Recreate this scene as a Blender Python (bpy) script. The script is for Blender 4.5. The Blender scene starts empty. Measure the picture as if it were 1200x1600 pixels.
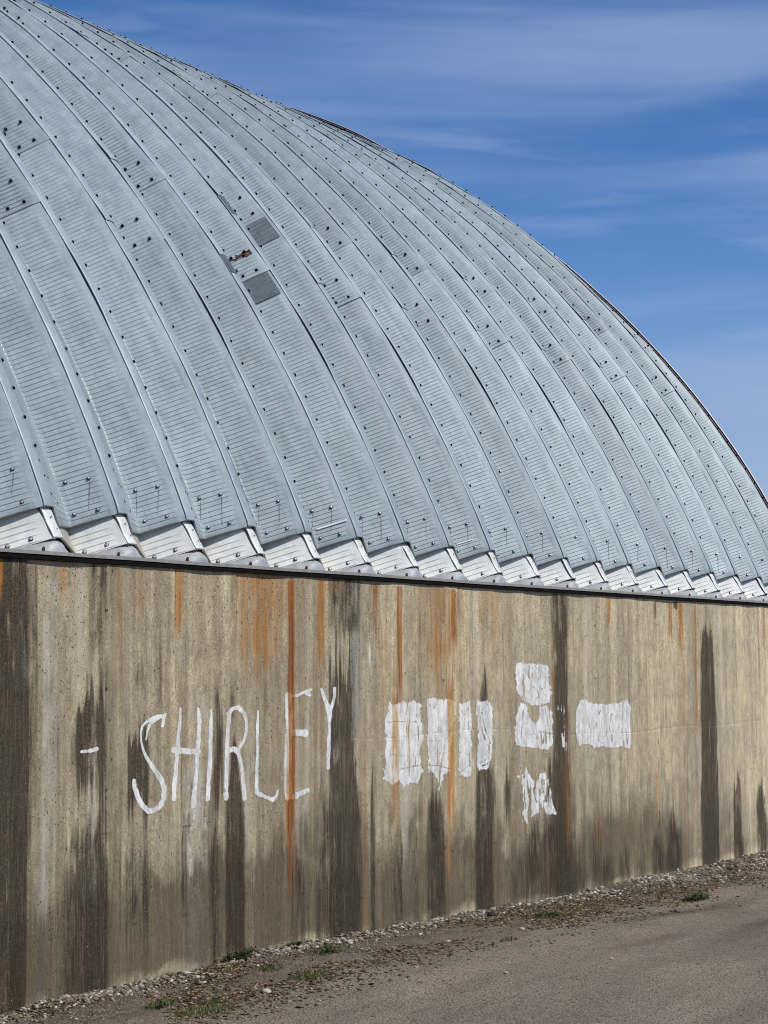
import bpy, math, mathutils, numpy as np
sc=bpy.context.scene
EXPO=0.0
SKYV=1.32;SKYS=1.24;SKYLOC=(.4,.1,.35);CLOUD=(5.0,6.3,9.2,1);HORIZ=(4.6,5.4,7.9,1)
ROOF_A=(.415,.48,.495);ROOF_B=(.275,.33,.345)
CONC_A=(.66,.562,.365,1);CONC_B=(.42,.345,.21,1)
GR_A=(.45,.37,.27,1);GR_B=(.33,.265,.185,1)
FS=[.638,.578,.528,.487,.451,.42,.393,.37]
# ------------------------------------------------------------------ measures (one sheet width = U metres)
U=.61
XC,D,ZT,ZB=-13.047,10.7047,.8817,-2.6976       # camera offset, wall face, wall head, ground (in sheet widths)
AC=(25.1396,-4.4603,15.4173)                    # arch centre (y, z) and radius
DELTA=[(20,0),(27,0),(30.7,-.03),(33.3,-.06),(36,-.085),(38.7,-.11),(41,-.13),(43.5,-.145),(46,-.165),(48.5,-.165),(53,-.19),(56.4,-.18),(59.3,-.14),(62.9,-.07),(65.3,-.005),(68.2,.10),(71.1,.18),(73.4,.25),(75.2,.295),(80,.32),(95,.15),(120,0),(158,0)]
# ------------------------------------------------------------------ camera
CAMX=XC*U
cam=bpy.data.cameras.new('camera');co=bpy.data.objects.new('camera',cam);sc.collection.objects.link(co);sc.camera=co
yaw,pit,rol=math.radians(59.7974),math.radians(4.3282),math.radians(.4194)
V3=mathutils.Vector
fwd=V3((math.sin(yaw)*math.cos(pit),math.cos(yaw)*math.cos(pit),math.sin(pit)))
rt=V3((math.cos(yaw),-math.sin(yaw),0));up=rt.cross(fwd)
r2=rt*math.cos(rol)-up*math.sin(rol);u2=rt*math.sin(rol)+up*math.cos(rol)
mt=mathutils.Matrix((r2,u2,-fwd)).transposed().to_4x4();mt.translation=V3((CAMX,0,-ZB*U));co.matrix_world=mt
cam.sensor_fit='HORIZONTAL';cam.sensor_width=36;cam.lens=36*3195.42/1200;cam.clip_end=3000;cam.clip_start=.1
# ------------------------------------------------------------------ light
SUN=V3((-.02,-.62,.78)).normalized()
sl=bpy.data.lights.new('sun','SUN');sl.energy=4.0;sl.angle=math.radians(.5);sl.color=(1,.95,.87)
so=bpy.data.objects.new('sun',sl);sc.collection.objects.link(so);so.rotation_euler=(-SUN).to_track_quat('-Z','Y').to_euler();so.location=(0,-5,12)
w=bpy.data.worlds.new('World');sc.world=w;w.use_nodes=True;nt=w.node_tree;nt.nodes.clear()
wo=nt.nodes.new('ShaderNodeOutputWorld');bg=nt.nodes.new('ShaderNodeBackground');nt.links.new(bg.outputs[0],wo.inputs[0])
sky=nt.nodes.new('ShaderNodeTexSky');sky.sky_type='NISHITA';sky.sun_disc=False
sky.sun_elevation=math.asin(SUN.z);sky.sun_rotation=math.atan2(SUN.x,SUN.y)
sky.altitude=900;sky.air_density=1.0;sky.dust_density=.15;sky.ozone_density=4.5
tc=nt.nodes.new('ShaderNodeTexCoord')
def mp(rot,scale,loc=(0,0,0)):
    m=nt.nodes.new('ShaderNodeMapping');nt.links.new(tc.outputs['Generated'],m.inputs[0]);m.inputs['Rotation'].default_value=rot;m.inputs['Scale'].default_value=scale;m.inputs['Location'].default_value=loc;return m.outputs[0]
def nz(v,s,d=5,r=.6,di=0):
    n=nt.nodes.new('ShaderNodeTexNoise');nt.links.new(v,n.inputs[0]);n.inputs['Scale'].default_value=s;n.inputs['Detail'].default_value=d;n.inputs['Roughness'].default_value=r;n.inputs['Distortion'].default_value=di;return n.outputs[0]
def mr(v,a,b,c,d):
    n=nt.nodes.new('ShaderNodeMapRange');n.interpolation_type='SMOOTHSTEP';nt.links.new(v,n.inputs[0])
    for i,q in enumerate((a,b,c,d)):n.inputs[i+1].default_value=q
    return n.outputs[0]
def mth(op,a,b):
    n=nt.nodes.new('ShaderNodeMath');n.operation=op
    for i,q in enumerate((a,b)):
        if isinstance(q,(int,float)):n.inputs[i].default_value=q
        else:nt.links.new(q,n.inputs[i])
    return n.outputs[0]
c1=mr(nz(mp((.03,.05,0),(1.4,1.4,13),SKYLOC),1.6,5,.5,.3),.38,.72,0,.52)
c2=mr(nz(mp((-.04,.02,.3),(3,3,26),(2.7,.3,.9)),2.2,5,.55,.4),.46,.76,0,.3)
cl=mth('MAXIMUM',c1,c2)
sx=nt.nodes.new('ShaderNodeSeparateXYZ');nt.links.new(tc.outputs['Generated'],sx.inputs[0])
low=mr(sx.outputs[2],.21,.0,0,.78)
hs=nt.nodes.new('ShaderNodeHueSaturation');hs.inputs['Hue'].default_value=.510;hs.inputs['Saturation'].default_value=SKYS;hs.inputs['Value'].default_value=SKYV;nt.links.new(sky.outputs[0],hs.inputs['Color'])
def mixc(f,a,b):
    n=nt.nodes.new('ShaderNodeMix');n.data_type='RGBA';nt.links.new(f,n.inputs[0]);nt.links.new(a,n.inputs[6]);n.inputs[7].default_value=b;return n.outputs[2]
k=mixc(cl,hs.outputs[0],CLOUD);k=mixc(low,k,HORIZ)
nt.links.new(k,bg.inputs[0]);bg.inputs[1].default_value=.08
sc.view_settings.view_transform='Standard';sc.view_settings.look='None';sc.view_settings.exposure=EXPO;sc.view_settings.gamma=1;sc.view_settings.use_curve_mapping=False
sc.render.engine='CYCLES'
sc.cycles.pixel_filter_type='BLACKMAN_HARRIS';sc.cycles.filter_width=1.05
# ------------------------------------------------------------------ measured stains, strokes and scatter spots (sheet widths, metres)
S = [['d',-0.582,0.228,-0.093,2.219,1.0,0.25,0],['d',-0.954,0.292,-0.058,2.208,0.8,0.4,0],['d',-0.441,0.1,-0.106,1.788,0.5,0.3,0],['d',-0.29,0.063,0.766,2.164,0.5,0.6,0],['g',-0.139,0.0715,0.05,1.007,0.6,0.5,1],['d',0.541,0.103,1.597,2.217,0.55,0.5,0],['d',0.461,0.1865,0.921,1.76,1.0,0.35,1],['d',0.293,0.1,0.992,1.599,0.5,0.5,1],['d',0.424,0.336,-0.125,1.051,0.72,0.5,1],['d',0.614,0.043,-0.015,2.186,0.5,0.6,0],['d',0.782,0.088,1.959,2.19,0.4,0.6,0],['d',1.126,0.1535,0.829,1.544,1.05,0.25,1],['d',1.142,0.0725,1.494,1.795,0.5,0.5,1],['d',1.093,0.2245,0.205,0.897,0.6,0.5,1],['d',0.834,0.07,0.419,1.267,0.4,0.5,1],['d',2.587,0.155,-0.044,1.354,1.1,0.3,1],['d',2.332,0.0915,0.778,1.694,0.8,0.5,1],['d',2.31,0.1005,0.047,0.919,0.4,0.5,1],['d',2.538,0.0625,1.337,1.658,0.5,0.6,1],['d',1.915,0.068,0.933,1.209,0.35,0.6,1],['d',4.536,0.322,1.811,2.223,0.75,0.4,0],['d',4.458,0.2445,-0.116,1.869,1.0,0.35,0],['d',4.698,0.1745,0.019,1.222,0.95,0.4,1],['g',4.753,0.113,1.026,2.208,0.9,0.4,0],['d',4.115,0.1425,0.098,1.158,0.6,0.6,1],['d',3.659,0.1365,0.055,0.832,0.55,0.6,1],['d',3.424,0.0785,0.511,0.878,0.5,0.5,1],['d',5.09,0.0515,0.109,1.135,0.8,0.4,1],['d',5.584,0.134,0.117,0.84,0.5,0.6,1],['d',5.896,0.123,0.097,0.87,0.4,0.6,1],['d',6.36,0.171,-0.015,1.022,0.85,0.5,1],['d',6.532,0.0725,-0.067,1.059,0.6,0.4,1],['d',7.556,0.0935,1.166,1.781,0.85,0.35,1],['d',7.54,0.2025,0.079,1.253,1.0,0.35,1],['d',7.767,0.0635,0.502,1.161,0.6,0.5,1],['d',8.12,0.081,0.487,1.109,0.7,0.5,1],['d',8.802,0.273,0.048,0.729,0.7,0.5,1],['d',8.378,0.165,0.028,0.609,0.4,0.6,1],['d',9.593,0.235,-0.135,2.192,0.95,0.35,0],['d',9.35,0.2485,-0.122,1.129,0.75,0.5,1],['d',9.842,0.1835,0.082,1.12,0.45,0.5,1],['d',10.041,0.223,-0.072,0.448,0.5,0.6,1],['d',10.521,0.173,-0.005,0.597,0.6,0.5,1],['d',10.862,0.1965,-0.073,0.34,0.6,0.6,1],['d',11.404,0.204,-0.105,0.39,0.6,0.6,1],['d',11.921,0.2105,-0.085,0.317,0.4,0.6,1],['d',12.509,0.197,-0.067,0.487,0.75,0.45,1],['d',13.115,0.2495,-0.075,0.579,0.85,0.45,1],['d',12.834,0.1785,-0.034,0.277,0.5,0.5,1],['d',14.476,0.2965,-0.443,2.164,1.1,0.18,1],['d',14.405,0.3435,-0.117,0.863,0.9,0.3,1],['d',14.294,0.1225,0.054,2.133,0.8,0.3,1],['d',15.551,0.1575,-0.123,0.835,0.9,0.35,1],['d',15.709,0.159,-0.132,0.262,0.5,0.4,1],['d',16.52,0.194,-0.174,0.752,0.9,0.35,1],['d',16.728,0.168,-0.185,0.454,0.5,0.4,1],['d',12.579,0.066,1.979,2.163,0.5,0.5,0],['d',13.308,0.0695,2.104,2.173,1.2,0.4,0],['d',11.686,0.0625,0.381,2.202,0.3,0.5,0],['d',13.079,0.0455,0.268,1.055,0.4,0.5,0],['r',1.721,0.067,1.763,2.192,0.75,0.4,0],['r',1.731,0.048,1.179,1.833,0.3,0.5,0],['r',0.119,0.0495,1.918,2.2,0.55,0.6,0],['r',-0.646,0.038,1.91,2.18,0.6,0.8,0],['r',1.15,0.1275,1.762,2.193,0.4,0.8,0],['r',0.09,0.0325,1.473,1.982,0.2,0.8,0],['r',2.996,0.411,1.475,2.208,0.62,0.9,0],['r',3.382,0.157,1.768,2.198,0.4,0.9,0],['r',3.06,0.065,1.328,2.202,0.5,0.6,0],['r',2.781,0.0745,1.441,2.195,0.25,0.7,0],['r',2.623,0.026,1.479,2.181,0.5,0.4,0],['R',3.543,0.051,0.321,2.168,1.25,0.35,0],['r',3.495,0.062,0.397,1.657,0.95,0.5,0],['r',3.578,0.0285,0.577,2.168,0.6,0.4,0],['r',4.097,0.0715,1.521,2.179,1.15,0.35,0],['r',4.032,0.1185,1.046,1.962,0.35,0.8,0],['r',3.723,0.0575,1.807,2.171,0.3,0.7,0],['r',4.317,0.2185,2.043,2.191,0.3,0.8,0],['R',5.144,0.0455,1.774,2.168,0.6,0.4,0],['R',5.357,0.033,1.977,2.172,0.3,0.4,0],['R',5.644,0.054,1.367,2.165,0.8,0.4,0],['r',5.534,0.08,0.481,1.816,0.65,0.5,0],['r',5.804,0.041,0.833,1.488,0.7,0.4,0],['r',4.938,0.0635,0.08,1.297,0.28,0.7,0],['r',6.57,0.5245,1.354,2.17,0.55,0.9,0],['R',6.854,0.0595,1.65,2.166,0.85,0.35,0],['R',6.962,0.03,1.822,2.168,0.6,0.35,0],['r',6.753,0.088,0.379,1.821,0.95,0.4,0],['r',6.502,0.0435,0.809,2.118,0.5,0.5,0],['r',6.672,0.0585,0.131,0.76,0.6,0.6,0],['r',7.874,0.225,1.604,2.166,0.35,0.8,0],['r',7.576,0.1575,1.781,2.175,0.4,0.8,0],['r',8.201,0.0655,1.693,2.172,0.3,0.7,0],['r',11.038,0.05,1.841,2.176,0.7,0.5,0],['r',13.134,0.0685,1.797,2.16,0.8,0.5,0],['r',13.475,0.117,1.637,2.165,0.7,0.6,0],['r',13.518,0.07,0.621,1.907,0.5,0.5,0],['r',14.019,0.0605,0.984,2.162,0.75,0.5,0],['r',16.796,0.071,1.631,2.177,0.6,0.5,0],['r',12.517,0.0655,0.19,1.066,0.5,0.5,0],['r',13.541,0.07,-0.018,0.778,0.3,0.5,0],['r',15.571,0.2105,-0.126,0.155,0.3,0.9,0],['r',10.569,0.077,0.185,0.716,0.4,0.6,0],['r',9.785,0.0545,0.178,0.978,0.4,0.6,0],['R',9.711,0.0545,0.183,1.597,0.4,0.6,0],['w',5.023,0.0515,1.574,1.901,1.3,0.3,1],['w',-0.395,0.0465,1.448,1.919,0.75,0.5,1],['w',-0.352,0.0155,1.169,1.602,0.4,0.5,0],['w',1.993,0.236,1.242,1.659,0.35,0.6,1],['w',1.973,0.254,0.073,1.346,0.46,1.0,1],['d',2.21,0.06,0.124,1.272,0.5,0.6,1],['d',1.789,0.0385,0.155,1.178,0.4,0.6,1],['w',0.658,0.013,0.655,1.924,0.5,0.4,0],['w',15.067,0.064,1.128,1.499,0.9,0.4,1],['w',15.389,0.052,1.01,1.293,0.9,0.4,1],['w',4.801,0.025,0.05,0.224,1.2,0.3,1],['w',4.473,0.049,1.811,2.006,0.5,0.6,0],['w',-0.074,0.1285,0.229,2.106,0.42,0.7,0],['w',-0.107,0.0795,0.232,1.037,0.4,0.9,1],['w',1.964,0.02,1.694,1.921,0.6,0.4,0],['w',10.105,0.1875,0.638,2.031,0.16,0.8,0],['w',11.784,0.2515,0.326,2.05,0.2,0.8,0],['w',13.786,0.19,0.078,2.072,0.2,0.8,0],['w',16.124,0.245,-0.036,2.099,0.25,0.8,0],['w',14.963,0.153,-0.034,2.086,0.22,0.8,0],['w',9.725,0.0735,0.934,1.383,0.7,0.5,1],['w',10.771,0.275,0.419,2.038,0.14,0.9,0],['w',1.646,0.028,0.232,0.435,0.5,0.4,1],['w',0.621,0.0125,0.368,0.625,0.6,0.4,0],['w',-0.402,0.0115,0.437,0.65,0.6,0.4,0],['g',5.835,0.137,0.182,1.405,0.2,0.8,0],['g',1.895,0.253,0.762,1.59,0.3,0.6,1]]
L = {'S':[[[1.503,1.403,0.0069],[1.475,1.372,0.0088],[1.461,1.34,0.0075]],[[1.484,1.393,0.01],[1.41,1.39,0.0106],[1.322,1.382,0.0094],[1.23,1.365,0.0063],[1.173,1.343,0.0056],[1.151,1.31,0.005],[1.158,1.268,0.0044],[1.185,1.226,0.0063],[1.231,1.183,0.0081],[1.3,1.139,0.01],[1.38,1.095,0.0113],[1.45,1.051,0.0125],[1.49,1.007,0.0125],[1.485,0.957,0.0125],[1.427,0.917,0.0125],[1.346,0.898,0.0131],[1.266,0.9,0.015],[1.186,0.928,0.0113],[1.118,0.974,0.0113],[1.073,1.026,0.0106],[1.055,1.065,0.0113]],[[1.396,1.383,0.0088],[1.287,1.356,0.0063],[1.246,1.317,0.0056],[1.23,1.271,0.0031]]],'H':[[[1.726,1.432,0.0044],[1.721,1.368,0.0075],[1.697,1.282,0.0094],[1.678,1.197,0.0094],[1.657,1.096,0.01],[1.636,1.028,0.0119],[1.629,0.948,0.0106]],[[2.005,1.426,0.0069],[2.025,1.363,0.0119],[2.018,1.276,0.0119],[1.993,1.207,0.0119],[1.978,1.104,0.0113],[1.949,1.001,0.0119],[1.927,0.898,0.0131]],[[1.631,1.21,0.0163],[1.818,1.199,0.015],[2.0,1.191,0.015]]],'I':[[[2.207,1.414,0.0063],[2.204,1.316,0.0106],[2.191,1.203,0.01],[2.181,1.098,0.0113],[2.163,1.011,0.0106],[2.153,0.927,0.0119]]],'R':[[[2.484,1.4,0.01],[2.465,1.312,0.01],[2.452,1.223,0.01],[2.444,1.126,0.01],[2.438,1.002,0.0106],[2.438,0.923,0.0113]],[[2.466,1.39,0.0094],[2.543,1.419,0.01],[2.634,1.423,0.0131],[2.726,1.392,0.0112],[2.77,1.342,0.0081],[2.77,1.288,0.0069],[2.725,1.235,0.0069],[2.633,1.188,0.01]],[[2.457,1.186,0.0138],[2.563,1.194,0.0144],[2.633,1.167,0.0119],[2.685,1.102,0.0094],[2.715,1.011,0.01],[2.738,0.912,0.0125]]],'L':[[[2.973,1.402,0.0031],[2.965,1.321,0.0081],[2.958,1.23,0.0069],[2.963,1.148,0.0075],[2.949,1.076,0.0088],[2.943,0.986,0.01],[2.951,0.936,0.0113],[3.015,0.922,0.0125],[3.069,0.913,0.0081],[3.219,0.886,0.0113],[3.282,0.906,0.0088],[3.302,0.94,0.005]]],'E':[[[3.475,1.484,0.0175],[3.494,1.386,0.0194],[3.486,1.247,0.02],[3.474,1.108,0.02],[3.469,0.988,0.0213],[3.477,0.9,0.0213]],[[3.489,1.477,0.0081],[3.631,1.48,0.0081],[3.775,1.503,0.0081],[3.891,1.515,0.0069]],[[3.818,1.495,0.0156],[3.861,1.48,0.0081]],[[3.571,1.262,0.0175],[3.685,1.263,0.0194],[3.766,1.258,0.0213]],[[3.46,0.886,0.0113],[3.595,0.895,0.0169],[3.709,0.91,0.015],[3.819,0.922,0.0138]]],'Y':[[[4.082,1.514,0.0088],[4.15,1.454,0.01],[4.215,1.4,0.0156],[4.232,1.347,0.0144],[4.229,1.309,0.0075],[4.218,1.213,0.0094],[4.211,1.137,0.0113],[4.203,1.041,0.0106]],[[4.332,1.518,0.0088],[4.331,1.471,0.0069],[4.281,1.414,0.0088],[4.233,1.376,0.0131]]],'dash':[[[0.355,1.231,0.0094],[0.447,1.232,0.0131],[0.546,1.239,0.0163]]]}
P = {'wide':[[5.416,1.421],[5.489,1.406],[5.712,1.423],[5.786,1.407],[5.938,1.426],[6.075,1.399],[6.088,1.315],[6.151,1.192],[6.066,1.103],[6.113,0.965],[5.999,0.89],[5.822,0.902],[5.697,0.876],[5.599,0.924],[5.452,0.899],[5.308,0.945],[5.319,1.01],[5.352,1.193],[5.325,1.268],[5.391,1.37]],'second':[[6.23,1.428],[6.335,1.445],[6.482,1.43],[6.722,1.427],[6.857,1.41],[6.828,1.335],[6.786,1.226],[6.711,1.088],[6.69,0.949],[6.583,0.929],[6.489,0.816],[6.439,0.91],[6.351,0.955],[6.258,0.961],[6.222,1.145],[6.257,1.282]],'third':[[6.955,1.388],[7.188,1.409],[7.253,1.345],[7.225,1.187],[7.257,0.996],[7.226,0.901],[7.004,0.905],[6.923,0.942],[6.959,1.192]],'fourth':[[7.369,1.415],[7.442,1.399],[7.643,1.408],[7.745,1.355],[7.75,1.176],[7.697,1.016],[7.596,0.938],[7.396,0.931],[7.352,0.977],[7.415,1.135],[7.37,1.296]],'top':[[8.379,1.671],[8.551,1.662],[8.769,1.662],[9.054,1.653],[9.247,1.644],[9.273,1.506],[9.335,1.446],[9.266,1.378],[8.976,1.359],[8.786,1.358],[8.538,1.391],[8.37,1.463],[8.351,1.579]],'u':[[8.477,1.387],[8.63,1.368],[8.731,1.258],[8.874,1.219],[8.971,1.263],[9.007,1.347],[9.2,1.357],[9.347,1.3],[9.349,1.077],[9.216,1.029],[8.898,1.056],[8.554,1.069],[8.329,1.086],[8.314,1.166],[8.362,1.297]],'faint':[[9.508,1.358],[9.693,1.347],[9.696,1.139],[9.756,1.016],[9.675,1.001],[9.546,1.073],[9.485,1.177]],'lower':[[8.362,0.871],[8.484,0.872],[8.591,0.927],[8.669,0.866],[8.792,0.821],[8.831,0.727],[8.886,0.818],[8.983,0.865],[9.144,0.869],[9.218,0.807],[9.277,0.703],[9.357,0.598],[9.42,0.553],[9.129,0.57],[8.938,0.589],[8.748,0.563],[8.622,0.527],[8.499,0.54],[8.517,0.664],[8.493,0.797]],'right':[[10.137,1.373],[10.277,1.393],[10.415,1.36],[10.52,1.351],[10.951,1.341],[11.32,1.349],[11.548,1.376],[11.695,1.304],[11.613,1.213],[11.681,1.1],[11.635,0.981],[11.373,1.011],[11.076,0.999],[10.786,1.024],[10.536,1.015],[10.397,1.054],[10.084,1.047],[10.006,1.133],[10.015,1.29]]}
G = {'wide':[[[5.836,1.379,0.002],[5.806,1.214,0.003],[5.827,1.064,0.0025],[5.808,0.914,0.002]],[[5.936,1.378,0.0045],[6.011,1.316,0.0035],[6.033,1.179,0.003],[5.951,1.0,0.002]],[[5.321,1.101,0.002],[5.653,1.078,0.002],[6.117,1.074,0.002]],[[5.577,0.993,0.004],[5.75,0.998,0.0045],[6.094,1.007,0.004]],[[5.355,1.297,0.003],[5.708,1.294,0.003],[6.112,1.284,0.003]],[[5.786,1.395,0.0045],[5.759,1.32,0.002],[5.77,1.17,0.003]],[[5.411,1.192,0.003],[5.432,1.074,0.0025]]],'second':[[[6.271,1.404,0.004],[6.348,1.357,0.004],[6.428,1.402,0.003]],[[6.716,1.228,0.0065],[6.577,1.091,0.006],[6.493,0.954,0.006],[6.475,0.863,0.003]],[[6.48,1.371,0.0025],[6.464,1.201,0.003],[6.442,0.987,0.0025]],[[6.236,1.091,0.002],[6.471,1.07,0.002],[6.711,1.08,0.0025]],[[6.238,1.004,0.003],[6.468,0.993,0.003],[6.68,0.968,0.0035]],[[6.238,1.16,0.003],[6.713,1.15,0.003]],[[6.588,1.416,0.003],[6.595,1.307,0.002]]],'third':[[[7.02,1.348,0.0045],[7.046,1.3,0.003],[7.175,1.362,0.004]],[[7.187,1.362,0.0025],[7.168,1.156,0.0025],[7.194,0.966,0.0035]],[[6.944,1.07,0.0025],[7.242,1.044,0.0025]],[[6.983,0.94,0.004],[7.144,0.967,0.004],[7.218,0.997,0.0035]]],'fourth':[[[7.63,1.38,0.0045],[7.497,1.342,0.0075],[7.437,1.263,0.0075],[7.508,1.181,0.007],[7.642,1.098,0.008],[7.656,1.017,0.0065],[7.455,0.99,0.0055]],[[7.583,1.341,0.005],[7.522,1.261,0.005],[7.605,1.179,0.004],[7.689,1.113,0.004]],[[7.441,1.375,0.004],[7.397,1.279,0.003]],[[7.408,0.96,0.005],[7.597,0.971,0.005]]],'top':[[[8.799,1.628,0.005],[8.875,1.648,0.0035],[8.975,1.61,0.004],[8.953,1.543,0.0045]],[[9.115,1.593,0.006],[9.178,1.558,0.005],[9.162,1.49,0.004],[9.077,1.474,0.0045]],[[8.549,1.628,0.003],[8.515,1.562,0.0035],[8.542,1.461,0.0025]],[[8.638,1.528,0.0045],[8.615,1.444,0.0035]],[[8.824,1.493,0.0035],[8.949,1.466,0.005],[8.979,1.424,0.007],[8.915,1.407,0.006]],[[8.724,1.645,0.0035],[8.684,1.578,0.0045],[8.782,1.535,0.0035]],[[8.958,1.653,0.0035],[9.051,1.593,0.0035],[8.996,1.508,0.003],[9.171,1.422,0.0035]]],'u':[[[8.652,1.176,0.005],[8.66,1.075,0.004]],[[8.776,1.157,0.0055],[8.785,1.072,0.004]],[[8.903,1.163,0.0055],[8.93,1.069,0.005]],[[9.03,1.169,0.0045],[9.044,1.058,0.004]],[[9.159,1.183,0.006],[9.167,1.081,0.006]],[[8.651,1.151,0.0035],[9.03,1.169,0.0045],[9.339,1.146,0.0035]],[[9.264,1.335,0.0035],[9.29,1.215,0.0035],[9.251,1.079,0.005]],[[8.535,1.328,0.0025],[8.465,1.129,0.0025]]],'faint':[],'lower':[[[8.636,0.826,0.005],[8.641,0.659,0.004]],[[8.726,0.756,0.005],[8.719,0.606,0.005]],[[8.787,0.721,0.0085],[8.879,0.667,0.0065]],[[9.077,0.812,0.012],[9.102,0.676,0.012]],[[8.978,0.748,0.0105],[8.992,0.646,0.0085]],[[9.202,0.74,0.0085],[9.249,0.653,0.0065]],[[8.54,0.762,0.004],[8.577,0.628,0.005]]],'right':[[[10.731,1.298,0.0045],[10.62,1.246,0.0045],[10.579,1.157,0.0045],[10.645,1.067,0.0055],[10.787,1.046,0.0045],[10.9,1.115,0.0045],[10.93,1.241,0.0035],[10.803,1.306,0.0035]],[[11.204,1.283,0.0075],[11.055,1.258,0.0055],[11.013,1.168,0.0055],[11.079,1.057,0.005]],[[11.24,1.264,0.0045],[11.126,1.22,0.0035],[11.117,1.075,0.0035]],[[11.433,1.353,0.0045],[11.384,1.179,0.0035],[11.433,1.004,0.0045]],[[11.543,1.306,0.0035],[11.494,1.141,0.004],[11.561,1.001,0.0035]],[[10.371,1.214,0.0025],[10.436,1.124,0.0025]],[[10.965,1.332,0.003],[10.97,1.186,0.0035]]]}
tufts = [[1.93,9.48],[3.24,10.1],[2.14,10.01],[2.52,10.78],[0.19,9.35],[7.21,9.78],[9.98,9.16],[4.97,9.12],[0.53,9.53],[0.22,9.8],[3.42,10.67]]
rocks = [[1.18,9.44],[6.85,10.26],[4.58,9.58],[5.89,9.43],[4.24,7.71],[3.99,9.57],[2.95,8.13],[1.01,8.81],[8.66,9.31],[13.64,10.13],[5.34,11.08],[1.61,10.55],[4.92,10.57],[4.83,10.96]]
# ------------------------------------------------------------------ helpers
col=bpy.data.collections.new('Scene_objects'); sc.collection.children.link(col)
rng=np.random.default_rng(7)
def W3(X,Y,Z): return (X*U,Y*U,(Z-ZB)*U)
def mesh(name,V,F,mat=None,smooth=True,uv=None,attrs=None,mats=None,midx=None,flatcols=None):
    me=bpy.data.meshes.new(name)
    V=np.asarray(V,dtype=np.float32).reshape(-1,3)
    if isinstance(F,np.ndarray):
        k=F.shape[1];n=len(F)
        me.vertices.add(len(V));me.vertices.foreach_set('co',V.ravel())
        me.loops.add(n*k);me.loops.foreach_set('vertex_index',F.astype(np.int32).ravel())
        me.polygons.add(n);me.polygons.foreach_set('loop_start',np.arange(0,n*k,k,dtype=np.int32))
        try: me.polygons.foreach_set('loop_total',np.full(n,k,dtype=np.int32))
        except Exception: pass
        me.update(calc_edges=True)
    else:
        me.from_pydata(V.tolist(),[],F);me.update()
    if smooth:
        me.polygons.foreach_set('use_smooth',np.ones(len(me.polygons),dtype=bool))
    if flatcols:
        nr,nc=flatcols;sm=np.zeros(len(me.polygons),dtype=bool);c=np.arange((nr-1)*(nc-1))%(nc-1);sm[:len(c)]=(c<6);me.polygons.foreach_set('use_smooth',sm)
    if attrs:
        for nm,a in attrs.items():
            at=me.color_attributes.new(name=nm,type='FLOAT_COLOR',domain='POINT')
            a=np.asarray(a,dtype=np.float32)
            if a.shape[1]==3:a=np.c_[a,np.ones(len(a),dtype=np.float32)]
            at.data.foreach_set('color',a.ravel())
    if mat: me.materials.append(mat)
    if mats:
        for m in mats: me.materials.append(m)
    if midx is not None: me.polygons.foreach_set('material_index',np.asarray(midx,dtype=np.int32))
    me.validate(clean_customdata=False)
    return me
def link(name,data,parent=None,label=None,cat=None,group=None,kind=None,loc=(0,0,0),rot=(0,0,0)):
    o=bpy.data.objects.new(name,data);col.objects.link(o)
    o.location=loc;o.rotation_euler=rot
    if parent:o.parent=parent
    if label:o['label']=label
    if cat:o['category']=cat
    if group:o['group']=group
    if kind:o['kind']=kind
    return o
def gridF(nr,nc,keep=None):
    i=np.arange(nr-1)[:,None]*nc+np.arange(nc-1)[None,:]
    F=np.stack([i,i+1,i+nc+1,i+nc],-1).reshape(-1,4)
    if keep is not None:F=F[keep.ravel()]
    return F
def compact(V,F,*A):
    used=np.unique(F);mp=np.full(len(V),-1);mp[used]=np.arange(len(used))
    return (V[used],mp[F])+tuple(a[used] for a in A)
def box(cx,cy,cz,sx,sy,sz):
    v=[(cx+a*sx/2,cy+b*sy/2,cz+c*sz/2) for a in(-1,1) for b in(-1,1) for c in(-1,1)]
    f=[(0,1,3,2),(4,6,7,5),(0,4,5,1),(2,3,7,6),(0,2,6,4),(1,5,7,3)]
    return v,f
# value noise in numpy
_tab=np.random.default_rng(3).random((256,256))
def vn(x,y=0.0,seed=0):
    x=np.asarray(x,float)+seed*17.31;y=np.asarray(y,float)+seed*7.77+0*x;x=x+0*y
    xi=np.floor(x).astype(int);yi=np.floor(y).astype(int);fx=x-xi;fy=y-yi
    fx=fx*fx*(3-2*fx);fy=fy*fy*(3-2*fy)
    a=_tab[xi%256,yi%256];b=_tab[(xi+1)%256,yi%256];c=_tab[xi%256,(yi+1)%256];d=_tab[(xi+1)%256,(yi+1)%256]
    return (a*(1-fx)+b*fx)*(1-fy)+(c*(1-fx)+d*fx)*fy
def fbm(x,y,o=4,seed=0):
    s=0;a=.5;n=0
    for i in range(o):
        s=s+a*vn(x*2**i,y*2**i,seed+i);n+=a;a*=.5
    return s/n
def ss(a,b,x):
    t=np.clip((x-a)/(b-a),0,1);return t*t*(3-2*t)
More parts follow.
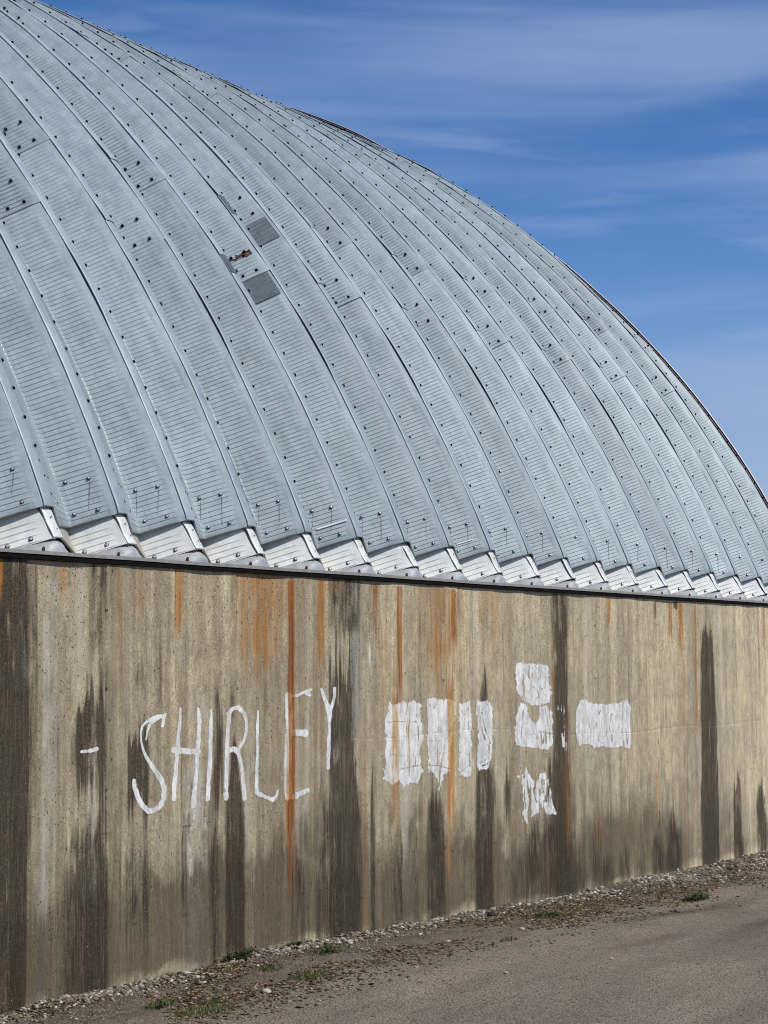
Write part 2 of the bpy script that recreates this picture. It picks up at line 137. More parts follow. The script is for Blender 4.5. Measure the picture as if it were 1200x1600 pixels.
# ------------------------------------------------------------------ node helpers
def newmat(name):
    m=bpy.data.materials.new(name);m.use_nodes=True;nt=m.node_tree;nt.nodes.clear()
    out=nt.nodes.new('ShaderNodeOutputMaterial');b=nt.nodes.new('ShaderNodeBsdfPrincipled')
    nt.links.new(b.outputs[0],out.inputs[0]);return m,nt,b,out
class N:
    def __init__(s,nt):s.nt=nt
    def n(s,t,**k):
        x=s.nt.nodes.new(t)
        for a,v in k.items():setattr(x,a,v)
        return x
    def put(s,sock,v):
        if isinstance(v,bpy.types.NodeSocket):s.nt.links.new(v,sock)
        elif v is not None:
            if hasattr(sock.default_value,'__len__') and not hasattr(v,'__len__'): v=(v,v,v)
            if hasattr(v,'__len__') and len(sock.default_value)==4 and len(v)==3:v=(*v,1)
            sock.default_value=v
    def math(s,op,a,b=None,c=None,clamp=False):
        x=s.n('ShaderNodeMath',operation=op,use_clamp=clamp);s.put(x.inputs[0],a)
        if b is not None:s.put(x.inputs[1],b)
        if c is not None:s.put(x.inputs[2],c)
        return x.outputs[0]
    def mix(s,f,a,b,bt='MIX'):
        x=s.n('ShaderNodeMix',data_type='RGBA',blend_type=bt);s.put(x.inputs[0],f);s.put(x.inputs[6],a);s.put(x.inputs[7],b);return x.outputs[2]
    def noise(s,vec,scale,det=4,rough=.6,dist=0):
        x=s.n('ShaderNodeTexNoise');s.put(x.inputs['Vector'],vec);s.put(x.inputs['Scale'],scale);s.put(x.inputs['Detail'],det);s.put(x.inputs['Roughness'],rough);s.put(x.inputs['Distortion'],dist);return x.outputs[0]
    def vor(s,vec,scale,feat='F1'):
        x=s.n('ShaderNodeTexVoronoi',feature=feat);s.put(x.inputs['Vector'],vec);s.put(x.inputs['Scale'],scale);return x
    def map(s,vec,sc=(1,1,1),loc=(0,0,0),rot=(0,0,0)):
        x=s.n('ShaderNodeMapping');s.put(x.inputs[0],vec);s.put(x.inputs['Location'],loc);s.put(x.inputs['Rotation'],rot);s.put(x.inputs['Scale'],sc);return x.outputs[0]
    def rng(s,v,a,b,c=0,d=1,t='LINEAR'):
        x=s.n('ShaderNodeMapRange',interpolation_type=t);s.put(x.inputs[0],v)
        for i,q in enumerate((a,b,c,d)):s.put(x.inputs[i+1],q)
        return x.outputs[0]
    def bump(s,h,st,dist=.01,nrm=None):
        x=s.n('ShaderNodeBump');s.put(x.inputs['Strength'],st);s.put(x.inputs['Distance'],dist);s.put(x.inputs['Height'],h)
        if nrm is not None:s.put(x.inputs['Normal'],nrm)
        return x.outputs[0]
    def obj(s): return s.n('ShaderNodeTexCoord').outputs['Object']
    def pos(s): return s.n('ShaderNodeNewGeometry').outputs['Position']
    def attr(s,n):
        x=s.n('ShaderNodeAttribute');x.attribute_name=n;sp=s.n('ShaderNodeSeparateColor');s.nt.links.new(x.outputs['Color'],sp.inputs[0]);return sp.outputs[0],sp.outputs[1],sp.outputs[2],x.outputs['Alpha']
# ------------------------------------------------------------------ materials
def simple(name,c,rough=.7,metal=0,var=.25,scale=30,bump=.0,spec=.5):
    m,nt,b,o=newmat(name);g=N(nt);P=g.pos()
    n=g.noise(P,scale,5,.65)
    d=g.math('MULTIPLY_ADD',n,2*var,1-var)
    cc=g.mix(1.0,(*c,1),(1,1,1,1),'MULTIPLY')
    x=g.n('ShaderNodeMix',data_type='RGBA',blend_type='MULTIPLY');x.inputs[0].default_value=1;x.inputs[6].default_value=(*c,1)
    cr=g.n('ShaderNodeCombineColor');[nt.links.new(d,cr.inputs[i]) for i in range(3)];nt.links.new(cr.outputs[0],x.inputs[7])
    nt.links.new(x.outputs[2],b.inputs['Base Color']);b.inputs['Roughness'].default_value=rough;b.inputs['Metallic'].default_value=metal
    b.inputs['Specular IOR Level'].default_value=spec
    if bump: nt.links.new(g.bump(n,bump,.004),b.inputs['Normal'])
    return m
def roof_mat(name,base,dark,k=1.):
    m,nt,b,o=newmat(name);g=N(nt);O=g.obj();P=g.pos()
    oi=g.n('ShaderNodeObjectInfo');rnd=oi.outputs['Random']
    # across-panel coordinates kept; along-arc streaks by stretched position noise
    d,sc_,gl,_=g.attr('wear')      # r: dirt streaks and darker bottom edges, g: arc coordinate, b: across coordinate
    cmb=g.n('ShaderNodeCombineXYZ');nt.links.new(g.math('MULTIPLY',gl,26),cmb.inputs[0]);nt.links.new(g.math('MULTIPLY_ADD',sc_,6,g.math('MULTIPLY',rnd,90)),cmb.inputs[1]);nt.links.new(g.math('MULTIPLY',rnd,37),cmb.inputs[2])
    streak=g.noise(cmb.outputs[0],1,5,.65)
    blot=g.noise(P,3.2,5,.6);fine=g.noise(P,60,4,.7);mott=g.noise(P,14,4,.6)
    f=g.math('ADD',g.math('MULTIPLY',streak,.45),g.math('ADD',g.math('MULTIPLY',blot,.35),g.math('MULTIPLY',mott,.2)))
    f=g.rng(f,.36,.66)
    c=g.mix(f,(*dark,1),(*base,1))
    tone=g.math('MULTIPLY_ADD',rnd,.20,.88)
    cr=g.n('ShaderNodeCombineColor');[nt.links.new(tone,cr.inputs[i]) for i in range(3)]
    c=g.mix(1,c,cr.outputs[0],'MULTIPLY')
    f2=g.rng(fine,.3,.75,.0,.28);c=g.mix(f2,c,(.22,.27,.29,1))
    c=g.mix(d,c,(.07,.08,.085,1))
    # faint brown-white wear spots
    v=g.noise(P,7,6,.75);c=g.mix(g.rng(v,.64,.8,0,.25),c,(.45,.5,.52,1));v4=g.noise(P,11,6,.8);c=g.mix(g.rng(v4,.68,.74,0,.55),c,(.20,.13,.09,1));v5=g.noise(P,2.1,6,.75);c=g.mix(g.rng(v5,.54,.76,0,.32),c,(.20,.23,.235,1))
    nt.links.new(c,b.inputs['Base Color']);b.inputs['Metallic'].default_value=.25
    nt.links.new(g.rng(mott,.3,.7,.42,.62),b.inputs['Roughness'])
    nt.links.new(g.bump(g.math('ADD',fine,g.math('MULTIPLY',mott,2)),.12,.003),b.inputs['Normal'])
    return m
M={}
M['roof']=roof_mat('weathered_galvanised_sheet',ROOF_A,ROOF_B)
M['patch']=roof_mat('dull_zinc_patch',(.135,.165,.175),(.06,.08,.088))
def tile_mat():
    m,nt,b,o=newmat('bright_new_zinc');g=N(nt);P=g.pos();n=g.noise(P,9,5,.6);n2=g.noise(g.map(P,(1,1,.35)),26,4,.7)
    c=g.mix(g.rng(n,.35,.7),(.62,.63,.59,1),(.84,.83,.77,1));c=g.mix(g.rng(n2,.5,.8,0,.3),c,(.45,.47,.48,1))
    v=g.noise(P,5,6,.8);c=g.mix(g.rng(v,.62,.74,0,.5),c,(.42,.36,.27,1))
    nt.links.new(c,b.inputs['Base Color']);b.inputs['Metallic'].default_value=.2;nt.links.new(g.rng(n2,.3,.7,.36,.5),b.inputs['Roughness'])
    nt.links.new(g.bump(n2,.15,.004),b.inputs['Normal']);return m
M['tile']=tile_mat()
M['cove']=simple('dull_galvanised_trim',(.42,.43,.42),.42,.3,.45,14,.25)
M['grimy']=simple('grimy_pale_zinc',(.36,.34,.28),.6,.15,.55,20,.3)
for k_,th_ in (('cove',.60),('tile',.69),('grimy',.58),('lip',.56)):
    m_=M.get(k_)
    if m_ is None: continue
    nt_=m_.node_tree;g_=N(nt_);bs=[x for x in nt_.nodes if x.type=='BSDF_PRINCIPLED'][0];src=bs.inputs['Base Color'].links[0].from_socket
    nt_.links.new(g_.mix(g_.rng(g_.noise(g_.pos(),3.1,7,.78),th_,th_+.07,0,.8),src,(.20,.075,.028,1)),bs.inputs['Base Color'])
M['bolt']=simple('black_weathered_bolt',(.006,.006,.007),.9,0,.2,80,spec=.1)
M['zbolt']=simple('zinc_bolt_head',(.6,.62,.62),.28,.8,.25,60)
M['washer']=simple('rubber_washer',(.02,.02,.02),.6,0,.2,60)
M['lip']=simple('grey_steel_sill',(.30,.29,.26),.55,.2,.5,22,.3)
M['black']=simple('black_steel_angle',(.007,.006,.006),.95,0,.4,30,spec=.08)
M['rimdark']=simple('rusty_dark_rim',(.035,.014,.011),.9,0,.6,12,.3,spec=.1)
M['rustred']=simple('dark_red_rusted_steel',(.085,.024,.015),.85,0,.6,40,.4)
M['trim']=simple('pale_end_trim',(.62,.66,.68),.45,.2,.25,12)
m_,nt_,b_,o_=newmat('grey_drip_mark');g_=N(nt_);b_.inputs['Base Color'].default_value=(.09,.10,.105,1);b_.inputs['Roughness'].default_value=.8
nt_.links.new(g_.rng(g_.noise(g_.pos(),25,3,.6),.3,.7,.25,.8),b_.inputs['Alpha']);M['drip']=m_
M['dirty']=simple('grimy_lap_shadow_steel',(.10,.11,.115),.7,.1,.5,40,.3)
M['soil']=simple('dark_soil_clod',(.035,.027,.02),.95,0,.6,50,.5)
M['stone_w']=simple('pale_rubble',(.42,.40,.36),.9,0,.5,35,.4)
def gravel_mat(name,cols):
    m,nt,b,o=newmat(name);g=N(nt);r_,gg,bb,_=g.attr('tint');P=g.pos()
    cr=g.n('ShaderNodeValToRGB');nt.links.new(r_,cr.inputs[0]);e=cr.color_ramp.elements
    while len(e)<len(cols): e.new(.5)
    for i,(t,c) in enumerate(cols): e[i].position=t;e[i].color=(*c,1)
    n=g.noise(P,90,3,.7);c=g.mix(g.rng(n,.3,.7,.0,.4),cr.outputs[0],(.07,.06,.05,1))
    nt.links.new(c,b.inputs['Base Color']);b.inputs['Roughness'].default_value=.92;b.inputs['Specular IOR Level'].default_value=.2
    return m
M['gravel']=gravel_mat('mixed_gravel',[(0,(.08,.062,.045)),(.35,(.20,.16,.115)),(.7,(.33,.285,.22)),(.9,(.50,.47,.41)),(1,(.75,.73,.67))])
M['litter']=gravel_mat('dead_leaf_litter',[(0,(.03,.02,.012)),(.4,(.10,.062,.032)),(.7,(.20,.135,.07)),(1,(.46,.36,.22))])
M['grass']=gravel_mat('short_grass_blades',[(0,(.022,.035,.010)),(.5,(.06,.09,.022)),(.85,(.12,.155,.045)),(1,(.36,.30,.16))])

def wall_mat():
    m,nt,b,o=newmat('stained_board_concrete');g=N(nt);P=g.pos()
    dk,ru,re,wh=g.attr('stain');tone,gs,dirt,_=g.attr('tone')
    Ps=g.map(P,(30,30,1.1));st=g.noise(Ps,1,6,.7)             # vertical streaking
    Pf=g.map(P,(120,120,3.5));sf=g.noise(Pf,1,4,.7)
    blot=g.noise(P,2.6,6,.65);fine=g.noise(P,75,5,.75);vf=g.noise(P,260,2,.6)
    base=g.mix(g.rng(st,.3,.7),CONC_B,CONC_A)
    base=g.mix(g.rng(blot,.35,.7,0,.35),base,(.255,.225,.175,1))
    agg=g.rng(g.noise(P,105,3,.7),.32,.68,.62,1.30);tone=g.math('MULTIPLY',tone,agg);tone=g.math('MULTIPLY',tone,g.rng(g.noise(g.map(P,(22,22,9)),1,5,.75),.3,.7,.70,1.24))
    base=g.mix(g.rng(g.noise(g.map(P,(8,8,4)),1,7,.75),.50,.72,0,.5),base,(.15,.125,.095,1))
    cr=g.n('ShaderNodeCombineColor');[nt.links.new(tone,cr.inputs[i]) for i in range(3)]
    base=g.mix(1,base,cr.outputs[0],'MULTIPLY')
    base=g.mix(g.rng(vf,.42,.72,0,.55),base,(.13,.10,.065,1));base=g.mix(g.rng(g.noise(P,34,5,.75),.5,.72,0,.45),base,(.20,.165,.115,1));base=g.mix(g.rng(g.noise(P,190,2,.6),.6,.74,0,.5),base,(.60,.55,.44,1))
    base=g.mix(g.rng(sf,.55,.8,0,.45),base,(.17,.15,.12,1))
    # grey-blue lime
    ed=g.math('MULTIPLY_ADD',g.math('SUBTRACT',fine,.5),.55,0);es=g.math('MULTIPLY',g.math('SUBTRACT',sf,.5),.8)
    grit=g.noise(P,150,3,.75);mod=g.rng(g.math('ADD',g.math('MULTIPLY',sf,.5),g.math('MULTIPLY',grit,.5)),.36,.52,.62,1.0)
    def msk(a,lo,hi,amt,w=.5):
        q=g.math('ADD',a,g.math('MULTIPLY',a,g.math('ADD',g.math('MULTIPLY',ed,1.5),g.math('MULTIPLY',es,1.3))));return g.math('MULTIPLY',g.rng(q,lo,hi,0,amt,'SMOOTHSTEP'),mod)
    base=g.mix(msk(wh,.08,1.0,.95),base,(.62,.61,.57,1))
    base=g.mix(msk(gs,.1,1.0,.8),base,(.17,.185,.195,1))
    base=g.mix(msk(dirt,.08,1.0,.85),base,(.085,.064,.038,1))  # brown dirt low on the wall
    dkc=g.mix(g.rng(g.noise(P,120,3,.75),.5,.72),(.020,.014,.008,1),(.11,.085,.055,1));base=g.mix(msk(dk,.05,.95,.93),base,dkc)
    rc=g.mix(g.rng(st,.35,.65),(.24,.085,.010,1),(.46,.21,.045,1))
    base=g.mix(msk(ru,.05,1.0,.85),base,rc)
    rc2=g.mix(g.rng(st,.35,.65),(.09,.022,.006,1),(.34,.12,.022,1))
    base=g.mix(msk(re,.06,.9,.92),base,rc2)
    # bug holes and pale chips
    v=g.vor(P,46);vs=g.n('ShaderNodeSeparateColor');nt.links.new(v.outputs['Color'],vs.inputs[0])
    hole=g.math('MULTIPLY',g.math('LESS_THAN',v.outputs['Distance'],g.rng(vs.outputs[0],0,1,.04,.26)),g.math('GREATER_THAN',vs.outputs[1],.40))
    v2=g.vor(g.map(P,(1,1,.5)),19);v2s=g.n('ShaderNodeSeparateColor');nt.links.new(v2.outputs['Color'],v2s.inputs[0])
    hole2=g.math('MULTIPLY',g.math('LESS_THAN',g.math('ADD',v2.outputs['Distance'],g.math('MULTIPLY',fine,.12)),.15),g.math('GREATER_THAN',v2s.outputs[1],.60))
    h=g.math('MAXIMUM',hole,hole2);base=g.mix(g.math('MULTIPLY',h,.85),base,(.025,.02,.015,1))
    v3=g.vor(P,33);v3s=g.n('ShaderNodeSeparateColor');nt.links.new(v3.outputs['Color'],v3s.inputs[0])
    chip=g.math('MULTIPLY',g.math('LESS_THAN',g.math('ADD',v3.outputs['Distance'],g.math('MULTIPLY',vf,.15)),.17),g.math('GREATER_THAN',v3s.outputs[0],.90))
    base=g.mix(g.math('MULTIPLY',chip,.75),base,(.50,.47,.40,1))
    nt.links.new(base,b.inputs['Base Color']);b.inputs['Roughness'].default_value=.88;b.inputs['Specular IOR Level'].default_value=.25
    hh=g.math('ADD',g.math('MULTIPLY',fine,.5),g.math('ADD',g.math('MULTIPLY',h,-2.2),g.math('MULTIPLY',st,.8)))
    hh=g.math('ADD',hh,g.math('MULTIPLY',vf,.35))
    nt.links.new(g.bump(hh,.45,.004),b.inputs['Normal']);return m
M['wall']=wall_mat()
def paint_mat():
    m,nt,b,o=newmat('brushed_white_wall_paint');g=N(nt);P=g.pos();dk,ru,re,wh=g.attr('stain')
    thick,_,_,_=g.attr('thick')
    n=g.noise(g.map(P,(50,50,12)),1,5,.7);n2=g.noise(P,90,4,.7)
    c=g.mix(g.rng(n,.38,.68,0,.5),(.90,.90,.86,1),(.60,.62,.59,1));c=g.mix(g.rng(g.noise(g.map(P,(9,9,5)),1,5,.7),.52,.74,0,.4),c,(.50,.52,.49,1))
    c=g.mix(g.rng(g.math('ADD',ru,g.math('MULTIPLY',g.math('SUBTRACT',n,.5),.9)),.3,1.1,0,.9),c,(.60,.36,.10,1));c=g.mix(g.rng(re,.10,.60,0,.95),c,g.mix(n,(.16,.04,.01,1),(.62,.32,.10,1)))
    nt.links.new(c,b.inputs['Base Color']);b.inputs['Roughness'].default_value=.6
    a=g.math('ADD',thick,g.math('MULTIPLY',g.math('SUBTRACT',n2,.5),.9));a=g.math('ADD',a,g.math('MULTIPLY',g.math('SUBTRACT',n,.5),.8));pore=g.vor(P,60);a=g.math('SUBTRACT',a,g.math('MULTIPLY',g.math('LESS_THAN',pore.outputs['Distance'],.13),.8))
    thin=g.rng(g.noise(g.map(P,(20,20,8)),1,6,.75),.38,.60,.55,1.0);nt.links.new(g.math('MULTIPLY',g.rng(a,.28,.52),g.math('MULTIPLY',thin,g.rng(n,.3,.55,.86,.98))),b.inputs['Alpha'])
    nt.links.new(g.bump(n,.4,.003),b.inputs['Normal']);return m
M['paint']=paint_mat()
def ground_mat():
    m,nt,b,o=newmat('compacted_gravel_ground');g=N(nt);P=g.pos();vg,dark_band,_,_=g.attr('zone')
    n1=g.noise(P,1.3,6,.6);n2=g.noise(P,130,4,.75);n3=g.noise(P,420,2,.6);n4=g.noise(P,12,5,.65)
    c=g.mix(g.rng(n1,.3,.7),GR_A,GR_B);c=g.mix(g.rng(g.noise(g.map(P,(.5,2.6,1)),1.3,5,.6),.42,.66,0,.5),c,(.13,.105,.082,1))
    c=g.mix(g.rng(n4,.35,.7,0,.35),c,(.10,.08,.062,1))
    c=g.mix(g.rng(n2,.40,.68,0,.62),c,(.085,.068,.05,1));c=g.mix(g.rng(n3,.54,.68,0,.75),c,(.50,.46,.40,1))
    litter=g.mix(g.rng(n2,.35,.65),(.06,.042,.028,1),(.17,.13,.09,1))
    c=g.mix(g.math('MULTIPLY',vg,g.rng(n4,.3,.6,.4,1)),c,litter)
    c=g.mix(g.math('MULTIPLY',dark_band,.85),c,(.07,.055,.042,1))
    v=g.vor(P,75);c=g.mix(g.rng(v.outputs['Distance'],.35,.75,0,.55),c,(.045,.038,.032,1))
    nt.links.new(c,b.inputs['Base Color']);b.inputs['Roughness'].default_value=.95;b.inputs['Specular IOR Level'].default_value=.15
    hh=g.math('ADD',g.math('MULTIPLY',v.outputs['Distance'],-1.2),g.math('MULTIPLY',n2,.8))
    nt.links.new(g.bump(hh,.8,.012),b.inputs['Normal']);return m
M['ground']=ground_mat()
# ------------------------------------------------------------------ ground
WY=D*U
def hprof(X): return np.interp(X,[-3,-.7,1,2.6,4,6.5,8,9.5,12,15,19],[.01,.015,.02,.045,.03,0,-.025,-.05,-.05,-.07,-.07])
def gh(x,y):
    X=x/U;near=ss(6.0,WY,y)
    h=hprof(X)*ss(2.5,5.5,y)*(1-ss(WY+.1,WY+2,y))
    h=h+.02*(fbm(x*.8,y*.8,3,5)-.5)
    edge=np.exp(-((y-(WY-.12))/.22)**2)*(y<WY+.25)
    h=h+edge*(.03*fbm(x*2.2,y*3,3,9)-.004)
    h=h+near*.018*(fbm(x*5,y*5,3,11)-.5)*2
    # shallow wheel ruts along the road
    for yy in (3.55,4.9): h=h-.014*np.exp(-((y-yy-.18*np.sin(x*.5))/.2)**2)
    return h
xs=np.unique(np.concatenate([np.linspace(-400,-14,14),np.linspace(-14,-1.6,40),np.linspace(-1.6,12.4,560),np.linspace(12.4,30,40),np.linspace(30,400,12)]))
ys=np.unique(np.concatenate([np.linspace(-400,-10,12),np.linspace(-10,2.4,40),np.linspace(2.4,6.7,260),np.linspace(6.7,30,30),np.linspace(30,400,12)]))
GX,GY=np.meshgrid(xs,ys);GZ=gh(GX,GY)
far=(GX<-8)|(GX>25)|(GY<-5)|(GY>12);GZ=np.where(far,GZ*.2,GZ)
dist_w=WY-GY
X_=GX/U
verge=ss(1.15+.45*(fbm(GX*1.1,GY*1.1,3,2)-.5),.18,dist_w+.5*(fbm(GX*2.6,GY*2.6,4,4)-.5)) *(GY<WY+.3)
dark_band=np.zeros_like(GX)  # darker bands in the road colour, stretched along the wall direction
for (cx,cy,rx,ry,s) in ((5.1*1.0,4.55,1.3,.13,.9),(4.4,4.05,1.0,.10,.5),(3.6,4.9,.8,.1,.35),(2.2,4.4,.9,.12,.3),(5.2,5.35,.9,.10,.9)):
    dark_band=np.maximum(dark_band,s*np.exp(-((GX-cx)/rx)**2-((GY-cy-.06*np.sin(GX*3))/ry)**2)*(.5+fbm(GX*3,GY*3,3,8)))
Z0=np.zeros_like(GX)
me=mesh('ground',np.stack([GX,GY,GZ],-1).reshape(-1,3),gridF(len(ys),len(xs)),M['ground'],attrs={'zone':np.stack([verge,np.clip(dark_band,0,1),Z0],-1).reshape(-1,3)})
link('ground',me,kind='structure')
# ------------------------------------------------------------------ building
bld=link('arched_shed',None,label='arched corrugated grey metal shed on a stained concrete wall marked in white paint',cat='building',loc=W3(0,D,ZB))
def child(name,data,parent=bld,**k):
    o=link(name,data,parent,**k)
    o.matrix_parent_inverse=mathutils.Matrix.Translation([-c for c in parent_loc(parent)]) if parent is not None else o.matrix_parent_inverse
    return o
_pl={}
def parent_loc(o): return _pl.get(o.name,tuple(o.location))
def stains(X,v):
    """four stain channels on the wall, X in panel units, v in metres above ground"""
    d=np.zeros_like(X);r=np.zeros_like(X);R=np.zeros_like(X);w=np.zeros_like(X);gsh=np.zeros_like(X)
    wob=.03*(vn(X*1.3,v*1.1,1)-.5)+.022*(vn(X*5,v*3,2)-.5)+.008*(vn(X*14,v*9,5)-.5)
    st1=vn(X*26,v*.8,3);st2=vn(X*70,v*1.6,4)
    Xf,vf_=X,v;d0,r0,R0,w0,g0=d,r,R,w,gsh;wob0,st10,st20=wob,st1,st2
    for i,(k,X0,hw,v0,v1,s,so,tp) in enumerate(S):
        cs=np.where(np.abs(Xf[0]-X0)<hw*2.6+.06)[0]
        if not len(cs):continue
        sl_=slice(cs[0],cs[-1]+1);X=Xf[:,sl_];v=vf_[:,sl_];wob=wob0[:,sl_];st1=st10[:,sl_];st2=st20[:,sl_];d,r,R,w,gsh=d0[:,sl_],r0[:,sl_],R0[:,sl_],w0[:,sl_],g0[:,sl_]
        s=s*{'d':1.22,'r':1.45,'R':1.4}.get(k,1.1)
        t=(v1-v)/(v1-v0);L_=(v1-v0)                     # 0 top .. 1 bottom
        wd=hw*(1 if not tp else .62+.38*ss(0,.5,t))
        s0=(vn(X*31,0*v,200+i)-.5);s1=(vn(X*85,v*.6,300+i)-.5);s2=fbm(X*14,v*7,4,400+i)-.5
        q=np.abs(X-X0-wob)/np.maximum(wd,1e-4)
        q=q+s0*.55*so+s1*.35*so+s2*.5
        a=1-ss(1-so*.95,1+so*.8,q)
        dv=v1-v                                          # metres below the start
        cen=np.clip(1-q,0,1)
        if tp: top=ss(-.03,.14,dv-.20*min(L_,.6)*(1-cen)-.38*min(L_,.6)*(s0+.35)-.10*min(L_,.6)*(s1+.3)-.35*min(L_,.6)*(s2+.1))
        elif v1>HW-.12: top=ss(-.01,.02,t)
        else: top=ss(-.03,.20,dv-.30*(.4+s0+s1))
        bot=1-ss((.72 if L_>.9 else .45) if k in 'rRw' else .68,1.03,t+.30*s0+.22*s1) if v0>.12 else 1
        m=s*a*top*bot*(.78+.28*s1+1.15*s2)*(1 if k not in 'rR' else .62+.75*fbm(X*9,v*2.2,4,500+i))
        if k=='d':d[:]=d+m*(1-.5*np.minimum(d,1))
        elif k=='r':r[:]=np.maximum(r,m)
        elif k=='R':R[:]=np.maximum(R,m)
        elif k=='w':w[:]=np.maximum(w,m)
        else:gsh[:]=np.maximum(gsh,m)
    return np.clip(d0,0,1.4),r0,R0,w0,g0
# wall grid
HW=(ZT-ZB)*U
uX=[-1.4]
while uX[-1]<18.2: uX.append(uX[-1]+.0105+.00125*max(0,uX[-1]+1))
uX=np.concatenate([np.linspace(-6,-1.5,90),np.array(uX),np.linspace(18.3,19.25,14)])
uV=np.concatenate([[-.25],np.linspace(-.1,HW,330)])
WX,WV=np.meshgrid(uX,uV)
d,r,R_,w,gs=stains(WX,WV)
bandn=fbm(WX*1.3,WV*2.5,4,21)
low=ss(.88+.35*(vn(WX*5,0*WX,31)-.5)+.3*(vn(WX*22,WV*2,32)-.5)+.25*(fbm(WX*3,WV*5,4,33)-.5),.12,WV)
low=low*np.interp(WX,[-1,3,6,9,11,13,14,16,17],[1.25,1.2,1.0,1.0,1.1,1.0,.4,.5,.45])*(.45+1.0*bandn)
# pale washed strip just above the gravel
wash=ss(.085,.0,WV-hprof(WX)+.12*(fbm(WX*4,WV*9,4,41)-.5))
low=low*(1-.6*wash)
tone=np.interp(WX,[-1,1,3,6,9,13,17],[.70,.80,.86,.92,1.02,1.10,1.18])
tone=tone*(.66+.62*fbm(WX*1.6,WV*.5,5,51))*(.80+.40*vn(WX*9,WV*.5,52))*(.90+.2*vn(WX*27,WV*.9,53))
tone=tone*(1+.10*ss(1.0,2.0,WV))*(1+.15*wash)
dn=.55*ss(.52,.74,fbm(WX*4.5,WV*.45,5,61))*(.4+.6*ss(2.1,1.2,WV))*np.interp(WX,[-1,6,10,17],[1.15,1,.55,.5])+.4*ss(.60,.78,fbm(WX*13,WV*.7,4,62))*np.interp(WX,[-1,8,17],[1,.8,.4])
blot=ss(.48,.72,fbm(WX*2.6,WV*3.0,5,66))*ss(1.75,.35,WV)*np.interp(WX,[-1,6,10,17],[.62,.5,.4,.2])
low=np.clip(low+blot*.9,0,1.2)
chalk=np.exp(-((WX-1.95)/.22)**2)*ss(.25,.45,WV)*ss(1.25,.95,WV)
ridge=np.exp(-((fbm(WX*13,WV*6,4,67)-.5)/.022)**2)
w=np.maximum(w,chalk*(.25+.75*ridge))
d=np.clip(d+.45*chalk*ss(.5,.7,fbm(WX*16,WV*6,4,68)),0,1.4)
d=np.clip(d+dn*.8*(1-.6*np.clip(d,0,1)),0,1.4);w=np.maximum(w,.34*ss(.54,.74,fbm(WX*6,WV*.4,4,71)));r=np.maximum(r,.45*ss(.60,.8,fbm(WX*7,WV*.35,4,72))*ss(.6,1.9,WV))
# form joints: fine grooves every sheet, plus lift lines
groove=np.zeros_like(WX)
for xj in (-.35,.67,1.67,2.63,3.55,4.56,5.64,6.6,7.6,8.62,9.6,10.6,11.65,12.6,13.6,14.62,15.6,16.6,17.6):
    groove+=np.exp(-((WX-xj-.006*np.sin(WV*3))/.011)**2)*(.5+.7*vn(WV*5+xj*9,WX*0,81))
for xj in (.2,1.15,2.2,3.1,3.98,5.1,6.1,7.1,8.1,9.1,10.1,11.1,12.1,13.1,14.1): groove+=.4*np.exp(-((WX-xj)/.008)**2)*(vn(WV*4+xj*7,0*WX,82)>.45)
d=np.clip(d+groove*.35,0,1.4)
for xj in (.67,2.63,4.56,6.6,8.62,10.6,12.6,14.62):
    for vj in (.42,1.0,1.52,1.93):
        rr_=np.hypot((WX-xj)*U,WV-vj-.04*vn(xj*3.,vj*5.,7));d=np.clip(d+1.1*(rr_<.009),0,1.4)
dy=.0025*np.sin(WX*6.283/1.0+.6)+.006*(fbm(WX*.7,WV*.8,3,91)-.5)*2+.002*(fbm(WX*8,WV*5,3,92)-.5)
for xj,s_ in ((-.35,.004),(.67,-.003),(2.63,.004),(4.56,.005),(6.6,-.003),(8.62,.004),(12.6,.003)): dy=dy+s_*(ss(xj-.012,xj+.012,WX)-ss(xj+.4,xj+1.0,WX))
dy=dy+groove*.004
# horizontal lift line
for vv,x0,x1,s_ in ((1.205,4.2,8.2,.9),(1.12,9.5,16.6,.35)):
    ln=np.exp(-((WV-vv-.01*np.sin(WX*2))/.006)**2)*(WX>x0)*(WX<x1)*(vn(WX*9,WV*0,95)*.9+.2);dy=dy+.003*ln;w=np.maximum(w,ln*s_*.55)
for vv,x0,x1 in ((1.0,2.4,12.),(.80,-1,4.),(.33,-1,5)):
    ln=np.exp(-((WV-vv-.008*np.sin(WX*3))/.003)**2)*(WX>x0)*(WX<x1)*(vn(WX*14,WV*0,96)>.5);d=np.clip(d+.35*ln,0,1.4)
